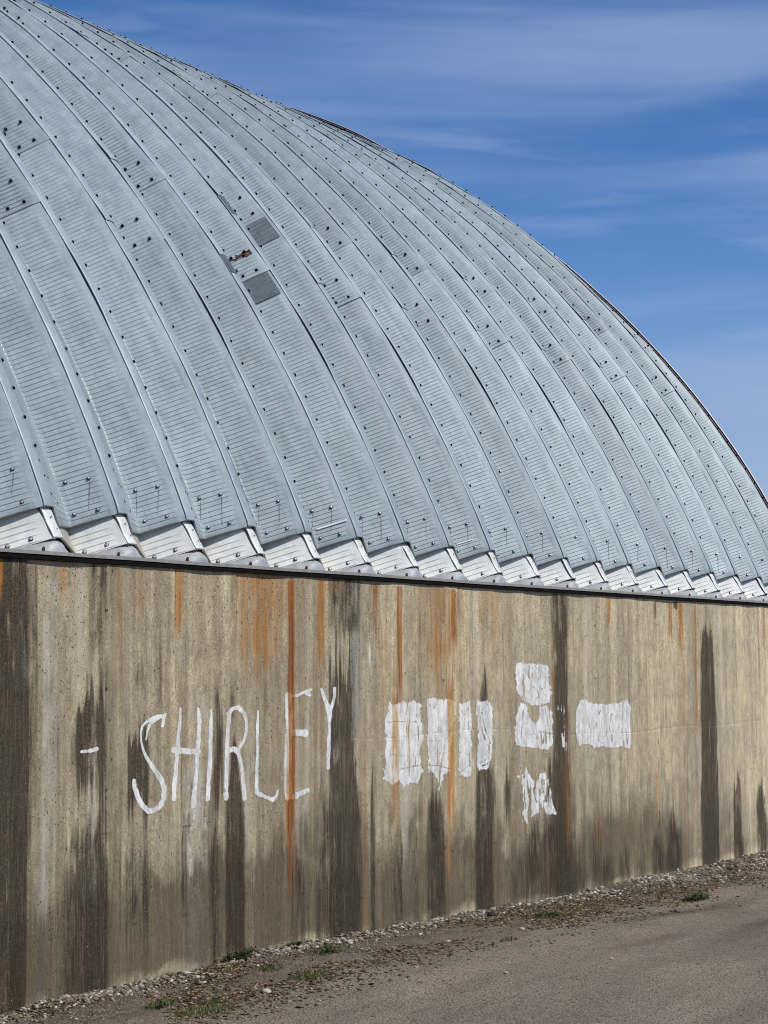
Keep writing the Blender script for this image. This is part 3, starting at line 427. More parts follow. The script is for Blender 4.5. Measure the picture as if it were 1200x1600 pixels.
# scratches
for (x0,v0,x1,v1) in ((.30,.55,.62,.78),(.35,.52,.66,.70),(.22,.60,.45,.80),(.25,.30,.55,.52),(.38,.33,.62,.50),(.30,.42,.52,.60),(.75,.30,.86,.38)):
    ax,av=(x1-x0)*U,(v1-v0);px,pv=(WX-x0)*U,WV-v0;t=np.clip((px*ax+pv*av)/(ax*ax+av*av),0,1);ds=np.hypot(px-t*ax,pv-t*av);w=np.maximum(w,.8*np.exp(-(ds/.0035)**2)*(.4+.6*vn(WX*40,WV*40,97)))
def wallobj():
    yy=WY+dy
    V=np.stack([WX*U,yy,WV],-1).reshape(-1,3);F=gridF(len(uV),len(uX))
    # back, top, ends
    n=len(V);T=.32;x0,x1=uX[0]*U,uX[-1]*U
    nc=len(uX);topi=(len(uV)-1)*nc
    ex=[];Fx=[]
    ex=np.array([[x*U,WY+T,HW] for x in uX]+[[x*U,WY+T,-.25] for x in uX])
    j=np.arange(nc-1)
    Ft=np.stack([topi+j,topi+j+1,n+j+1,n+j],-1);Fb=np.stack([n+j,n+j+1,n+nc+j+1,n+nc+j],-1)
    Fe=np.array([[nc-1,n+2*nc-1,n+nc-1,topi+nc-1],[0,topi,n,n+nc]])
    V=np.concatenate([V,ex]);F=np.concatenate([F,Ft,Fb,Fe])
    z=np.zeros((2*nc,4));
    sa=np.stack([d,r,R_,w],-1).reshape(-1,4);ta=np.stack([tone,gs,low,np.ones_like(low)],-1).reshape(-1,4)
    z2=np.ones((2*nc,4))*[.9,0,0,1]
    return mesh('concrete_wall',V,F,M['wall'],attrs={'stain':np.concatenate([sa,z]),'tone':np.concatenate([ta,z2])})
wallo=child('concrete_wall',wallobj())
_pl[wallo.name]=tuple(bld.location)
wallo.location=(0,0,0)
# ---- painted lettering and whitewashed blocks (children of the wall)
def fsh(X): return np.interp(X,[0,2,4,6,8,10,12,14],FS)
def surf_dy(X,v):
    # nearest grid lookup of the wall relief
    i=np.clip(np.searchsorted(uX,X),1,len(uX)-1);jv=np.clip(np.searchsorted(uV,v),1,len(uV)-1)
    m=np.minimum(np.minimum(dy[jv,i],dy[jv-1,i-1]),np.minimum(dy[jv-1,i],dy[jv,i-1]));return m
def seg_field(X,v,strokes):
    best=np.full(X.shape,9.)
    k=fsh(X)*U
    for st in strokes:
        for (a,b) in zip(st[:-1],st[1:]):
            k0=fsh((a[0]+b[0])/2)*U
            ax,av=(b[0]-a[0])*k0,b[1]-a[1];px,pv=(X-a[0])*k0,v-a[1]
            t=np.clip((px*ax+pv*av)/(ax*ax+av*av+1e-12),0,1);ds=np.hypot(px-t*ax,pv-t*av);wd=a[2]+(b[2]-a[2])*t
            best=np.minimum(best,ds/np.maximum(wd,.001))
        if len(st)==1: pass
    return best
def inpoly(X,v,poly):
    c=np.zeros(X.shape,bool);n=len(poly)
    dmin=np.full(X.shape,9.)
    for i in range(n):
        x0,y0=poly[i];x1,y1=poly[(i+1)%n]
        cond=((y0>v)!=(y1>v))&(X<(x1-x0)*(v-y0)/((y1-y0) if y1!=y0 else 1e-9)+x0);c^=cond
        k=.45*U;ax,av=(x1-x0)*k,y1-y0;px,pv=(X-x0)*k,v-y0;t=np.clip((px*ax+pv*av)/(ax*ax+av*av+1e-12),0,1);dmin=np.minimum(dmin,np.hypot(px-t*ax,pv-t*av))
    return np.where(c,dmin,-dmin)
def paint(name,fieldfn,x0,x1,v0,v1,label=None):
    dx=.0035/U/ .6;X=np.arange(x0-.05,x1+.05,dx);v=np.arange(v0-.03,v1+.03,.0035);XX,VV=np.meshgrid(X,v)
    th=fieldfn(XX,VV)
    keepv=th>.12
    kf=keepv[:-1,:-1]|keepv[1:,1:]|keepv[:-1,1:]|keepv[1:,:-1]
    F=gridF(len(v),len(X),kf)
    yy=WY+surf_dy(XX,VV)-.0025
    sd,sr,sR,sw,_=stains(XX,VV)
    V,F,a1,a2=compact(np.stack([XX*U,yy,VV],-1).reshape(-1,3),F,np.stack([sd,sr,sR,sw],-1).reshape(-1,4),np.stack([th,th,th,th],-1).reshape(-1,4))
    o=link(name,mesh(name,V,F,M['paint'],attrs={'stain':a1,'thick':a2}),wallo,label=label)
    o.matrix_parent_inverse=mathutils.Matrix.Identity(4)
    return o
DASH=sum(map(ord,'dash'))
for k,strokes in L.items():
    pts=[q for st in strokes for q in st];sd=sum(map(ord,k))
    def ff(X,v,strokes=strokes,sd=sd):
        q=seg_field(X,v,strokes)*(1.02 if sd!=DASH else 1.5)+.22*(vn(X*60,v*60,sd)-.5)+.16*(vn(X*16,v*16,sd+1)-.5);t=np.clip(1.5-q*1.0,0,1)
        wear=fbm(X*16,v*14,5,sd+3);return t*(1-.4*ss(.58,.8,wear))*(1 if sd!=425 else 1)
    paint('painted_letter' if k!='dash' else 'painted_dash',ff,min(q[0] for q in pts),max(q[0] for q in pts),min(q[1] for q in pts),max(q[1] for q in pts),('white painted letter '+k) if k!='dash' else 'short white painted dash')
for k,poly in P.items():
    gl=G[k]
    def ff(X,v,poly=poly,gl=gl,k=k):
        e=inpoly(X,v,poly)+.014*(vn(X*30,v*45,len(poly))-.5)+.008*(vn(X*80,v*90,3)-.5)
        t=np.clip(.5+e/.006,0,1)
        if gl:
            q=seg_field(X,v,gl)/1.5+.5*(vn(X*50,v*50,5)-.5);t=t*(1-.62*np.clip(1.5-q,0,1)*(.55+.7*vn(X*22,v*18,6)))
        wear=fbm(X*12,v*14,5,len(poly)+4)
        amt={'lower':.95,'faint':1.3,'top':.75,'u':.7}.get(k,.5)
        thr={'lower':.50,'faint':.36,'top':.56,'u':.58}.get(k,.60)
        vs=fbm(X*40,v*3,3,8);t=t*(1-amt*ss(thr,thr+.16,wear*.6+vs*.4))
        return t
    xsx=[q[0] for q in poly];vv=[q[1] for q in poly]
    paint('whitewash_block',ff,min(xsx),max(xsx),min(vv),max(vv))
# ---- sill along the wall head
def strip(name,mat,y0,y1,z0,z1,x0=-6,x1=19.3,wob=.0):
    X=np.arange(x0,x1,.25);prof=[(y0,z0),(y0,z1),(y1,z1),(y1,z0)]
    V=[];n=len(X)
    for x in X:
        o=wob*(vn(x*1.3,0,5)-.5)*2;o2=wob*.5*(vn(x*4,0,6)-.5)
        for (y,z) in prof:V.append((x*U,(y+o2)*U,(z-ZB+o)*U))
    F=[]
    for i in range(n-1):
        for j in range(4):a=i*4+j;b=i*4+(j+1)%4;F.append((a,b,b+4,a+4))
    F+=[(3,2,1,0),((n-1)*4,(n-1)*4+1,(n-1)*4+2,(n-1)*4+3)]
    return child(name,mesh(name,V,F,mat,smooth=False))
strip('steel_angle',M['black'],D-.026,D+.5,ZT+.001,ZT+.042,wob=.003)
strip('sill_trim',M['lip'],D-.034,D+.45,ZT+.0425,ZT+.072,wob=.003)
# ---- arch geometry
YC,ZC,RR=AC
# cross-section: (x, depth, corrugation weight)
SEC=[(.036,.002,0),(.034,.010,0),(.046,.014,0),(.085,.015,0),(.128,.013,0),(.158,.006,0),(.182,-.009,.0),(.215,-.026,.5),(.47,-.166,.55),(.735,-.310,.3),(.752,-.319,0),(.760,-.324,0),(.769,-.315,.5),(.790,-.290,1),(.807,-.2697,.95),(.814,-.2612,1),(.87,-.1935,1),(.926,-.1257,1),(.934,-.1161,1),(.942,-.1064,.9),(.978,-.063,.4),(1.0,-.036,0),(1.03,-.002,0),(1.075,.002,0)]
SEC=np.array(SEC)
def arch_pt(th,dr):   # relative to arch centre, metres
    r=(RR+dr)*U;return -r*np.cos(th),r*np.sin(th)
def panel_mesh(name,length,pitch=.1795,amp=.0055,rows=4,mat=None,lift=.012,base=False,delta=None,th0=0,taper=True,sec=SEC,seed=0):
    npit=int(round(length/pitch));i0=np.arange(npit*rows+1);ph=i0%rows
    phi=(i0//rows+np.array([0,.13,.30,.72])[ph])*(length/npit)
    wave=np.array([-1.0,.75,.55,-.05])[ph]
    TH,XX=np.meshgrid(np.radians(phi),sec[:,0],indexing='ij')
    if base: TH=TH-np.radians(.62)*np.clip((.76-XX)/.58,0,1)*(XX>.17)*np.clip(1-phi/1.3,0,1)[:,None]
    DR=sec[:,1][None,:]+amp*wave[:,None]*sec[:,2][None,:]
    DR=DR+lift*np.clip(1-phi/1.2,0,1)[:,None]-.009*(np.clip(1-phi/.30,0,1)**2)[:,None]*(1 if base else .3)
    Xn=XX+.004*(vn(TH*57.3*.35,XX*0,seed+1)-.5)
    DR=DR+.012*(vn(TH*57.3*.5,XX*2.5,seed+2)-.5)+.006*(vn(TH*57.3*2,XX*6,seed+3)-.5)*(sec[:,2][None,:]>0)
    # lap edge gap varies
    DR[:, :3]+= .014*(ss(.68,.95,vn(TH[:, :3]*57.3*.22,TH[:, :3]*0,seed+4)))
    if delta is not None:
        tt=th0+phi;DR=DR+np.interp(tt,delta[0],np.minimum(delta[1],0))[:,None]*ss(.1,1.0,XX)
    Y,Z=arch_pt(TH,DR)
    V=np.stack([Xn*U,Y,Z],-1)
    dirt=np.zeros_like(TH)
    if base:
        # grime streaks under the upper bolts; colour also darkens along the bottom edge
        for fc,tb_ in ():
            dirt=np.maximum(dirt,.62*(np.abs(XX-fc)<.003)*ss(.25,.9,phi)[:,None]*(phi[:,None]<tb_))
        dirt=np.maximum(dirt,.55*np.clip(1-phi/.45,0,1)[:,None]*(sec[:,2][None,:]>.3)*vn(XX*9,TH*0,seed+7))
    else:
        dirt=np.maximum(dirt,.25*np.clip(1-phi/.5,0,1)[:,None]*vn(XX*9,TH*0,seed+7))
    wear=np.stack([np.clip(dirt,0,1),np.broadcast_to((phi/20)[:,None],TH.shape),XX],-1)
    V=V.reshape(-1,3);wear=wear.reshape(-1,3);F=gridF(len(phi),len(sec))
    # turned-down bottom edge gives the sheet its thickness
    nc=len(sec);Y0,Z0_=arch_pt(TH[0],DR[0]-.020);e=np.stack([Xn[0]*U,Y0,Z0_],-1);n=len(V)
    j=np.arange(nc-1);Fe=np.stack([n+j,n+j+1,j+1,j],-1)
    V=np.concatenate([V,e]);wear=np.concatenate([wear,np.stack([np.full(nc,.9),np.zeros(nc),sec[:,0]],-1)]);F=np.concatenate([F,Fe])
    return mesh(name,V,F,mat or M['roof'],attrs={'wear':wear},flatcols=(len(phi),nc))
PITCH=.1795
TB=22.1
SE=(35.42,39.8);STEP=18.55
centre=W3(0,YC,ZC)
def place(name,me,n,th,parent=bld,dx=0,**k):
    o=link(name,me,parent,**k);o.matrix_parent_inverse=mathutils.Matrix.Translation([-c for c in bld.location])
    o.location=((n+dx)*U,centre[1],centre[2]);o.rotation_euler=(-math.radians(th),0,0);return o
base_me=[panel_mesh('roof_panel_base',SE[i]-TB,base=True,lift=.004,seed=40+i) for i in (0,1)]
std_me=[panel_mesh('roof_panel_upper',STEP+.25,seed=50+i,amp=a) for i,a in enumerate((.0045,.006,.0085))]
NL=-6;NR=18
delta=np.array(DELTA).T
seams=[]
for n in range(NL,NR+1):
    par=0 if n%2 else 1
    seam=SE[par]
    if n==NR:
        th=TB;ends=[seam]
        while ends[-1]<157.9: ends.append(min(ends[-1]+STEP,157.9))
        for i,e in enumerate(ends):
            place('roof_panel',panel_mesh('roof_panel_end',e-th+(.25 if e<157 else 0),base=(i==0),delta=delta,th0=th,seed=70+i),n,th);th=e
    else:
        place('roof_panel',base_me[par],n,TB,dx=rng.uniform(-.004,.004))
        th=seam;i=0
        while th<150:
            L_=min(STEP,157.9-th)
            o=place('roof_panel',std_me[(n*5+i*3)%3],n,th,dx=rng.uniform(-.006,.006));th+=STEP;i+=1
    seams.append((n,seam))
# ---- bolts, all one joined piece each (only a few pixels across)
def dome(cx,cy,cz,nrm,r,h,seg=8):
    nrm=mathutils.Vector(nrm).normalized();a=nrm.orthogonal().normalized();b=nrm.cross(a);c=mathutils.Vector((cx,cy,cz))
    V=[];F=[]
    for (rr,hh) in ((1,0),(1,.55),(.62,.95)):
        for i in range(seg):
            t=2*math.pi*i/seg;V.append(c+nrm*h*hh+(a*math.cos(t)+b*math.sin(t))*r*rr)
    V.append(c+nrm*h*1.05)
    for k in range(2):
        for i in range(seg):j=(i+1)%seg;F.append((k*seg+i,k*seg+j,(k+1)*seg+j,(k+1)*seg+i))
    for i in range(seg):F.append((2*seg+i,2*seg+(i+1)%seg,3*seg))
    return V,F
class Acc:
    def __init__(s):s.V=[];s.F=[]
    def add(s,vf):
        n=len(s.V);s.V+=[tuple(v) for v in vf[0]];s.F+=[tuple(i+n for i in f) for f in vf[1]]
def sec_at(fx):   # depth at section x
    return float(np.interp(fx,SEC[2:-1,0],SEC[2:-1,1]))
def on_roof(n,fx,thd,out=0.):
    th=math.radians(thd);dr=sec_at(fx)+out;y,z=arch_pt(th,dr)
    # section normal
    e=.02;sl=(sec_at(min(fx+e,.99))-sec_at(fx-e))/(2*e);t=mathutils.Vector((1,sl*-math.cos(th),sl*math.sin(th)))
    arc=mathutils.Vector((0,math.sin(th),math.cos(th)));nn=t.cross(arc)
    if nn.dot(mathutils.Vector((0,-math.cos(th),math.sin(th))))<0:nn=-nn
    return ((n+fx)*U,centre[1]+y,centre[2]+z),nn
ba=Acc();za=Acc();wa=Acc();sa=Acc()
for n in range(NL,NR+1):
    k=0
    while True:
        thd=24.178+1.02565*k+.0021964*k*k
        if thd>100:break
        if n<=NR:
            p_,nn=on_roof(n,.168+rng.uniform(-.006,.006),thd+rng.uniform(-.03,.03),.012)
            ba.add(dome(*p_,nn,.0102,.011))
        k+=1
    par=0 if n%2 else 1
    for s_i in range(3):
        s0=SE[par]+STEP*s_i
        for row in (.25,1.3):
            for fr in (.30,.755):
                p_,nn=on_roof(n,.76+.24*fr,s0+row,.008);ba.add(dome(*p_,nn,.0108,.012))
    # galvanised bolts at the foot of each arch
    for (fr,thd) in ((.731,23.52),(.194,23.62),(.70,22.40),(.158,22.47)):
        p_,nn=on_roof(n,.76+.24*fr,thd,.006);q=mathutils.Vector(p_);wa.add(dome(*p_,nn,.0115,.004));za.add(dome(*(q+nn.normalized()*.003),nn,.0068,.010))
    for (fx,thd) in ((.17,23.7),(.19,23.2),(.21,22.6),(.40,22.5),(.33,23.3)):
        p_,nn=on_roof(n,fx,thd,.008);q=mathutils.Vector(p_);wa.add(dome(*p_,nn,.0075,.003));za.add(dome(*(q+nn.normalized()*.002),nn,.004,.007))
def bolts(name,acc,mat): return child(name,mesh(name,acc.V,acc.F,mat,smooth=False),kind='stuff')
bolts('black_bolts',ba,M['bolt'])
# ---- bright eave flashings below each arch
TS=.285
def flash_mesh(seed):
    npit=7;rows=4;nr=npit*rows+1
    # slant rows follow the arch tangent downwards from TB
    th=math.radians(TB);ty,tz=-math.sin(th),-math.cos(th)
    sec=SEC.copy();V=[];wear=[]
    i0=np.arange(nr);t=-.13+(i0//rows+np.array([0,.45,.75,.9])[i0%rows])*(TS+.13)/npit
    for i,s_ in enumerate(t):
        ph=i%rows;wv=(-.2,.35,.7,-1.0)[ph]
        for (x,dr,wgt) in sec:
            corr=.010*wv*wgt*(1 if x>.76 else .3)
            q_=.095+.06*(vn(x*5,0,seed+5)-.3)+(.03 if .75<x<.85 else 0)
            rr=dr+.016*(vn(x*2.2,s_*5,seed+20)-.5)-(float(np.interp(x,[.77,.9,1.03],[.125,.095,.050])) if x>.765 else (.034 if x<.16 else .040))+(float(np.interp(x,[.77,1.03],[.09,.026])) if x>.765 else (.012 if x<.16 else .01))*max(0,s_/TS)+corr*(s_>.05)+.008*(vn(s_*9,x*3,seed)-.5)-.02*max(0,1-(s_+.03)/q_)**1.3+.022*(vn(x*6,1.3,seed+9)-.5)*max(0,1-s_/.12)+(.02*(s_/TS)**3)
            y,z=arch_pt(th,rr);V.append((x*U,y+ty*s_*U,z+tz*s_*U))
    F=gridF(nr,len(sec));V=np.array(V)
    # bottom return edge
    nc=len(sec);last=V[-nc:].copy();ny,nz=arch_pt(th,0);nv=np.array([0,math.cos(th),-math.sin(th)])*.012
    n=len(V);V=np.concatenate([V,last+nv]);j=np.arange(nc-1);b=n-nc
    F=np.concatenate([F,np.stack([b+j,b+j+1,n+j+1,n+j],-1)])
    cc=np.arange(len(F))%(nc-1);return mesh('eave_flashing',V,F,None,mats=[M['tile'],M['grimy']],midx=((cc>=6)&(cc<=11)).astype(int),flatcols=(nr,nc))
fm=[flash_mesh(100+i) for i in range(7)]
def cove_mesh(seed):
    th=math.radians(TB);ty,tz=-math.sin(th),-math.cos(th);V=[];nr=7
    xs_=np.array([.70,.76,.80,.85,.90,.95,1.0,1.06,1.12,1.16,1.175,1.19])
    for x in xs_:
        xx=x if x<=1.02 else x-1
        dr=float(np.interp(xx,SEC[1:-1,0],SEC[1:-1,1])) if x<=1.02 or x<1.16 else float(np.interp(xx,SEC[:,0],SEC[:,1]))-.05*(x-1.15)/.04
        rr=dr-.058;y,z=arch_pt(th,rr);y1,z1=y+ty*(TS-.02)*U,z+tz*(TS-.02)*U
        yb=(D+.0)*U-centre[1]+.004;zb=(ZT+.060-ZB)*U-centre[2]
        if x>1.165:zb2=zb
        for k in range(nr):
            a=k/(nr-1);bul=math.sin(a*math.pi)*.012
            yy=yb+(y1-yb)*a**1.25;zz=zb+(z1-zb)*(a**.8)
            if z1<zb: yy=yb+(y1-yb)*a;zz=zb
            V.append((x*U+.006*(vn(a*3,x*9,seed)-.5),yy-bul+.012*(vn(a*4,x*7,seed+1)-.5),zz+.006*(vn(a*3,x*6,seed+2)-.5)))
    return mesh('cove_flashing',np.array(V),gridF(len(xs_),nr),M['cove'])
cm=[cove_mesh(120+i) for i in range(5)]
for n in range(NL,NR+1):
    for nm,me_ in (('eave_flashing',fm[n%7]),('cove_flashing',cm[n%5])):
        if nm=='cove_flashing' and n==NR: continue
        o=link(nm,me_,bld);o.matrix_parent_inverse=mathutils.Matrix.Translation([-c for c in bld.location])
        o.location=(n*U,centre[1],centre[2]+rng.uniform(-.002,.002))
    th=math.radians(TB);ty,tz=-math.sin(th),-math.cos(th)
    for fr,s_ in ((.204,.245),(.732,.24)):
        p_,nn=on_roof(n,.76+.24*fr,TB,-.034);q=mathutils.Vector(p_)+mathutils.Vector((0,ty,tz))*s_*U
        wa.add(dome(*q,nn,.0125,.006));za.add(dome(*(q+nn.normalized()*.004),nn,.0075,.011))
    for fx,s_ in ((.10,.09),(.12,.20),(.17,.225),(.19,.13)):
        p_,nn=on_roof(n,fx,TB,-.034+.012*s_/TS+.008);q=mathutils.Vector(p_)+mathutils.Vector((0,ty,tz))*s_*U
        za.add(dome(*q,nn,.0055,.006))
    # short anchor studs on the sill
    q=mathutils.Vector(((n+.86+rng.uniform(-.02,.02))*U,(D+.02)*U,(ZT-ZB+.062)*U));ba2=dome(*q,(0,-.15,1),.009,.030);sa.add(ba2)
bolts('zinc_bolts',za,M['zbolt']);bolts('washers',wa,M['washer']);bolts('anchor_studs',sa,M['rustred'])
# ---- faint drip marks below the upper foot bolts
dV=[];dF=[]
for n in range(NL,NR+1):
    for f0,t0,f1,t1,w_ in ((.731,23.42,.50,22.36,.012),(.194,23.52,.02,22.75,.009)):
        if rng.random()<.12: continue
        t1=t1+rng.uniform(0,.35);b0=len(dV)
        for i in range(7):
            a=i/6;fx=.76+.24*(f0+(f1-f0)*a)
            for s_ in (-1,1):
                p_,nn=on_roof(n,fx+s_*w_*.25*(1-.3*a),t0+(t1-t0)*a,.0085);dV.append(p_)
        for i in range(6):dF.append((b0+2*i,b0+2*i+1,b0+2*i+3,b0+2*i+2))
child('drip_marks',mesh('drip_marks',dV,dF,M['drip']),kind='stuff')
# ---- repair patches and damage
def wf_patch(name,n,f0,f1,t0,t1,mat,out=.014,amp=.007,pitch=.20,rows=4,ragged=0,seed=0,label=None,flank=False):
    nr=max(3,int(round((t1-t0)/pitch*rows))+1);nf=9;V=[];wear=[]
    for i in range(nr):
        thd=t0+(t1-t0)*i/(nr-1);wv=math.cos(2*math.pi*i/rows)
        for j in range(nf):
            f=f0+(f1-f0)*j/(nf-1)
            dr=sec_at(f);th=math.radians(thd+ragged*(vn(j*1.7,i*1.3,seed)-.5))
            y,z=arch_pt(th,dr+out+amp*wv*(0 if j in(0,nf-1) else 1));V.append(((n+f)*U,centre[1]+y,centre[2]+z))
            wear.append((0.1,i/nr,f))
    F=gridF(nr,nf)
    if ragged:
        ke=np.array([[ (vn(i*.9,j*.8,seed+3)>.30) for j in range(nf-1)] for i in range(nr-1)]);F=gridF(nr,nf,ke)
    V=np.array(V);n0=len(V)
    e=[];nfj=np.arange(nf-1)
    for j in range(nf):
        th=math.radians(t0);y,z=arch_pt(th,sec_at(f0+(f1-f0)*j/(nf-1))-.01);e.append(((n+f0+(f1-f0)*j/(nf-1))*U,centre[1]+y,centre[2]+z))
    if not ragged:
        V=np.concatenate([V,np.array(e)]);F=np.concatenate([F,np.stack([n0+nfj,n0+nfj+1,nfj+1,nfj],-1)]);wear+=[(.9,0,0)]*nf
    return child(name,mesh(name,V,F,mat,attrs={'wear':np.array(wear)}),label=label)
wf_patch('repair_patch',6,.775,1.0,38.35,39.62,M['patch'],label='dull dark patch, the upper one')
wf_patch('repair_patch',5,.775,1.0,34.2,35.38,M['patch'],label='dull dark patch, the lower one')
wf_patch('repair_patch',6,.04,.155,38.7,39.85,M['patch'],amp=0,out=.008)
wf_patch('repair_patch',5,.04,.155,34.45,35.6,M['patch'],amp=0,out=.008)
wf_patch('rust_scar',5,.80,.985,36.52,36.68,M['rustred'],out=.009,amp=.003,ragged=.30,seed=5,pitch=.1,label='dark red tear in the sheet between the patches')
wf_patch('torn_sheet_edge',4,.79,1.0,22.82,22.88,M['tile'],out=.02,amp=.0,seed=6,pitch=.04,label='white torn edge of a sheet above the eave')
wf_patch('torn_sheet_edge',7,.80,.93,22.75,22.81,M['tile'],out=.02,amp=.0,seed=7,pitch=.04)
# ---- end trim arch, angle, stand-offs
def arc_strip(name,mat,x0,x1,r0,r1,t0=20.9,t1=157.9,dl=0.,n=200,thick=.012):
    ths=np.linspace(t0,t1,n);V=[];
    de=np.interp(ths,delta[0],delta[1])*dl
    prof=lambda d_:[(x0,r0+d_),(x1,r1+d_),(x1,r1+d_-thick),(x0,r0+d_-thick)]
    for t_,d_ in zip(ths,de):
        for (x,r_) in prof(d_):
            y,z=arch_pt(math.radians(t_),r_);V.append((x*U,centre[1]+y,centre[2]+z))
    F=[]
    for i in range(n-1):
        for j in range(4):a=i*4+j;b=i*4+(j+1)%4;F.append((a,b,b+4,a+4))
    return child(name,mesh(name,V,F,mat))
XE=19.0
arc_strip('end_trim',M['trim'],XE+.12,XE+.15,.048,.051,dl=1,thick=.005)
arc_strip('end_trim_rail',M['cove'],XE+.098,XE+.103,.020,.020,dl=1,thick=.006)
arc_strip('end_angle',M['rimdark'],XE+.104,XE+.142,.043,.044,dl=1,thick=.08)
arc_strip('end_plate',M['rustred'],XE+.104,XE+.122,-.024,-.024,dl=1,thick=.38)
ea=Acc();t_=21.5
while t_<95:
    d_=float(np.interp(t_,delta[0],delta[1]));y,z=arch_pt(math.radians(t_),d_+.012)
    nn=(0,-math.cos(math.radians(t_)),math.sin(math.radians(t_)));ea.add(dome((XE+.10)*U,centre[1]+y,centre[2]+z,nn,.008,.012));t_+=1.05
bolts('end_standoffs',ea,M['black'])
# ---- gable wall closing the far end and the near end, and the rear wall
def gable(name,x):
    ths=np.linspace(20.5,159.5,90);V=[];top=[];
    for t_ in ths:
        y,z=arch_pt(math.radians(t_),-.36);V.append((x,centre[1]+y,centre[2]+z))
    n=len(V);
    for t_ in ths:
        y,z=arch_pt(math.radians(t_),-.36);V.append((x,centre[1]+y,.0))
    F=[(i,i+1,n+i+1,n+i) for i in range(n-1)]
    return child(name,mesh(name,V,F,M['trim'],smooth=False))
gable('gable_wall',(XE+.02)*U);gable('gable_wall',(NL+.05)*U)
yb=centre[1]*2-WY
v,f=box((NL+25.25/2)*U,yb-.16,HW/2-.1,25.25*U,.32,HW+.2)
child('rear_wall',mesh('rear_wall',v,f,M['stone_w'],smooth=False))
# ------------------------------------------------------------------ gravel, litter, grass
def ico():
    t=(1+5**.5)/2;v=np.array([(-1,t,0),(1,t,0),(-1,-t,0),(1,-t,0),(0,-1,t),(0,1,t),(0,-1,-t),(0,1,-t),(t,0,-1),(t,0,1),(-t,0,-1),(-t,0,1)],float)/1.9
    f=np.array([(0,11,5),(0,5,1),(0,1,7),(0,7,10),(0,10,11),(1,5,9),(5,11,4),(11,10,2),(10,7,6),(7,1,8),(3,9,4),(3,4,2),(3,2,6),(3,6,8),(3,8,9),(4,9,5),(2,4,11),(6,2,10),(8,6,7),(9,8,1)]);return v,f
def octa():
    v=np.array([(1,0,0),(0,1,0),(-1,0,0),(0,-1,0),(0,0,1),(0,0,-1)],float);f=np.array([(0,1,4),(1,2,4),(2,3,4),(3,0,4),(1,0,5),(2,1,5),(3,2,5),(0,3,5)]);return v,f
def scatter(name,pts,size,shape,mat,tint,flat=.6,kind='stuff',jit=.25,**k):
    v,f=shape;n=len(pts);r=rng
    an=r.uniform(0,6.283,n);ti=r.normal(0,.35,(n,2))
    sc3=np.stack([size*r.uniform(.7,1.4,n),size*r.uniform(.5,1.1,n),size*flat*r.uniform(.6,1.3,n)],-1)
    V=v[None]*(1+jit*r.uniform(-1,1,(n,len(v),1)))*sc3[:,None,:]
    c,s=np.cos(an)[:,None],np.sin(an)[:,None];x=V[...,0]*c-V[...,1]*s;y=V[...,0]*s+V[...,1]*c;z=V[...,2]+x*ti[:,:1]*.6+y*ti[:,1:]*.6
    V=np.stack([x,y,z],-1)+pts[:,None,:]
    F=(f[None]+(np.arange(n)*len(v))[:,None,None]).reshape(-1,3)
    tn=np.repeat(tint,len(v));at=np.stack([tn,tn,tn],-1)
    return link(name,mesh(name,V.reshape(-1,3),F,mat,smooth=False,attrs={'tint':at}),kind=kind,**k)
def gp(n,x0,x1,y0,y1,dens=None,bias=None):
    # denser sampling towards the camera-facing part, by projected size
    xs_=rng.uniform(x0,x1,n*3);ys_=rng.uniform(y0,y1,n*3)
    p_=np.ones(n*3)
    if dens is not None:p_=dens(xs_,ys_)
    dcam=np.hypot(xs_-CAMX,ys_);p_=p_*(9/dcam)**1.2
    kk=rng.random(n*3)<p_/p_.max();xs_,ys_=xs_[kk][:n],ys_[kk][:n]
    return xs_,ys_
# rubble band against the wall
def band(x,y):
    d_=WY-y;wdt=.15+.10*vn(x*1.7,x*0,6)+.30*ss(5.0,8.5,x)
    return np.exp(-(d_/wdt)**2)*(.25+.9*ss(.35,.6,fbm(x*1.6,y*3,3,14)))*(1+.8*ss(5,9,x))
xr,yr=gp(46000,-1.2,12.2,WY-1.1,WY-.005,band)
sz=.0042+.015*rng.random(len(xr))**5
scatter('rubble',np.stack([xr,yr,gh(xr,yr)+sz*.25],-1),sz,ico(),M['gravel'],np.clip(.18+.8*rng.random(len(xr))**1.15,0,1),flat=.55)
xg,yg=gp(120000,-1.4,11.5,2.6,WY,lambda x,y:.35+.65*ss(1.5,.3,WY-y))
sz=.0018+.0052*rng.random(len(xg))**5
scatter('gravel',np.stack([xg,yg,gh(xg,yg)+sz*.1],-1),sz,octa(),M['gravel'],np.clip(.1+.75*rng.random(len(xg))**1.2,0,1),flat=.6)
def lit(x,y): 
    d_=WY-y;return np.exp(-((d_-.42)/.42)**2)*ss(.36,.56,fbm(x*1.4,y*2.4,3,24))
xl,yl=gp(30000,-1.2,11,WY-1.6,WY-.02,lit)
sz=.006+.014*rng.random(len(xl))**2
scatter('leaf_litter',np.stack([xl,yl,gh(xl,yl)+.003],-1),sz,octa(),M['litter'],rng.random(len(xl)),flat=.16)
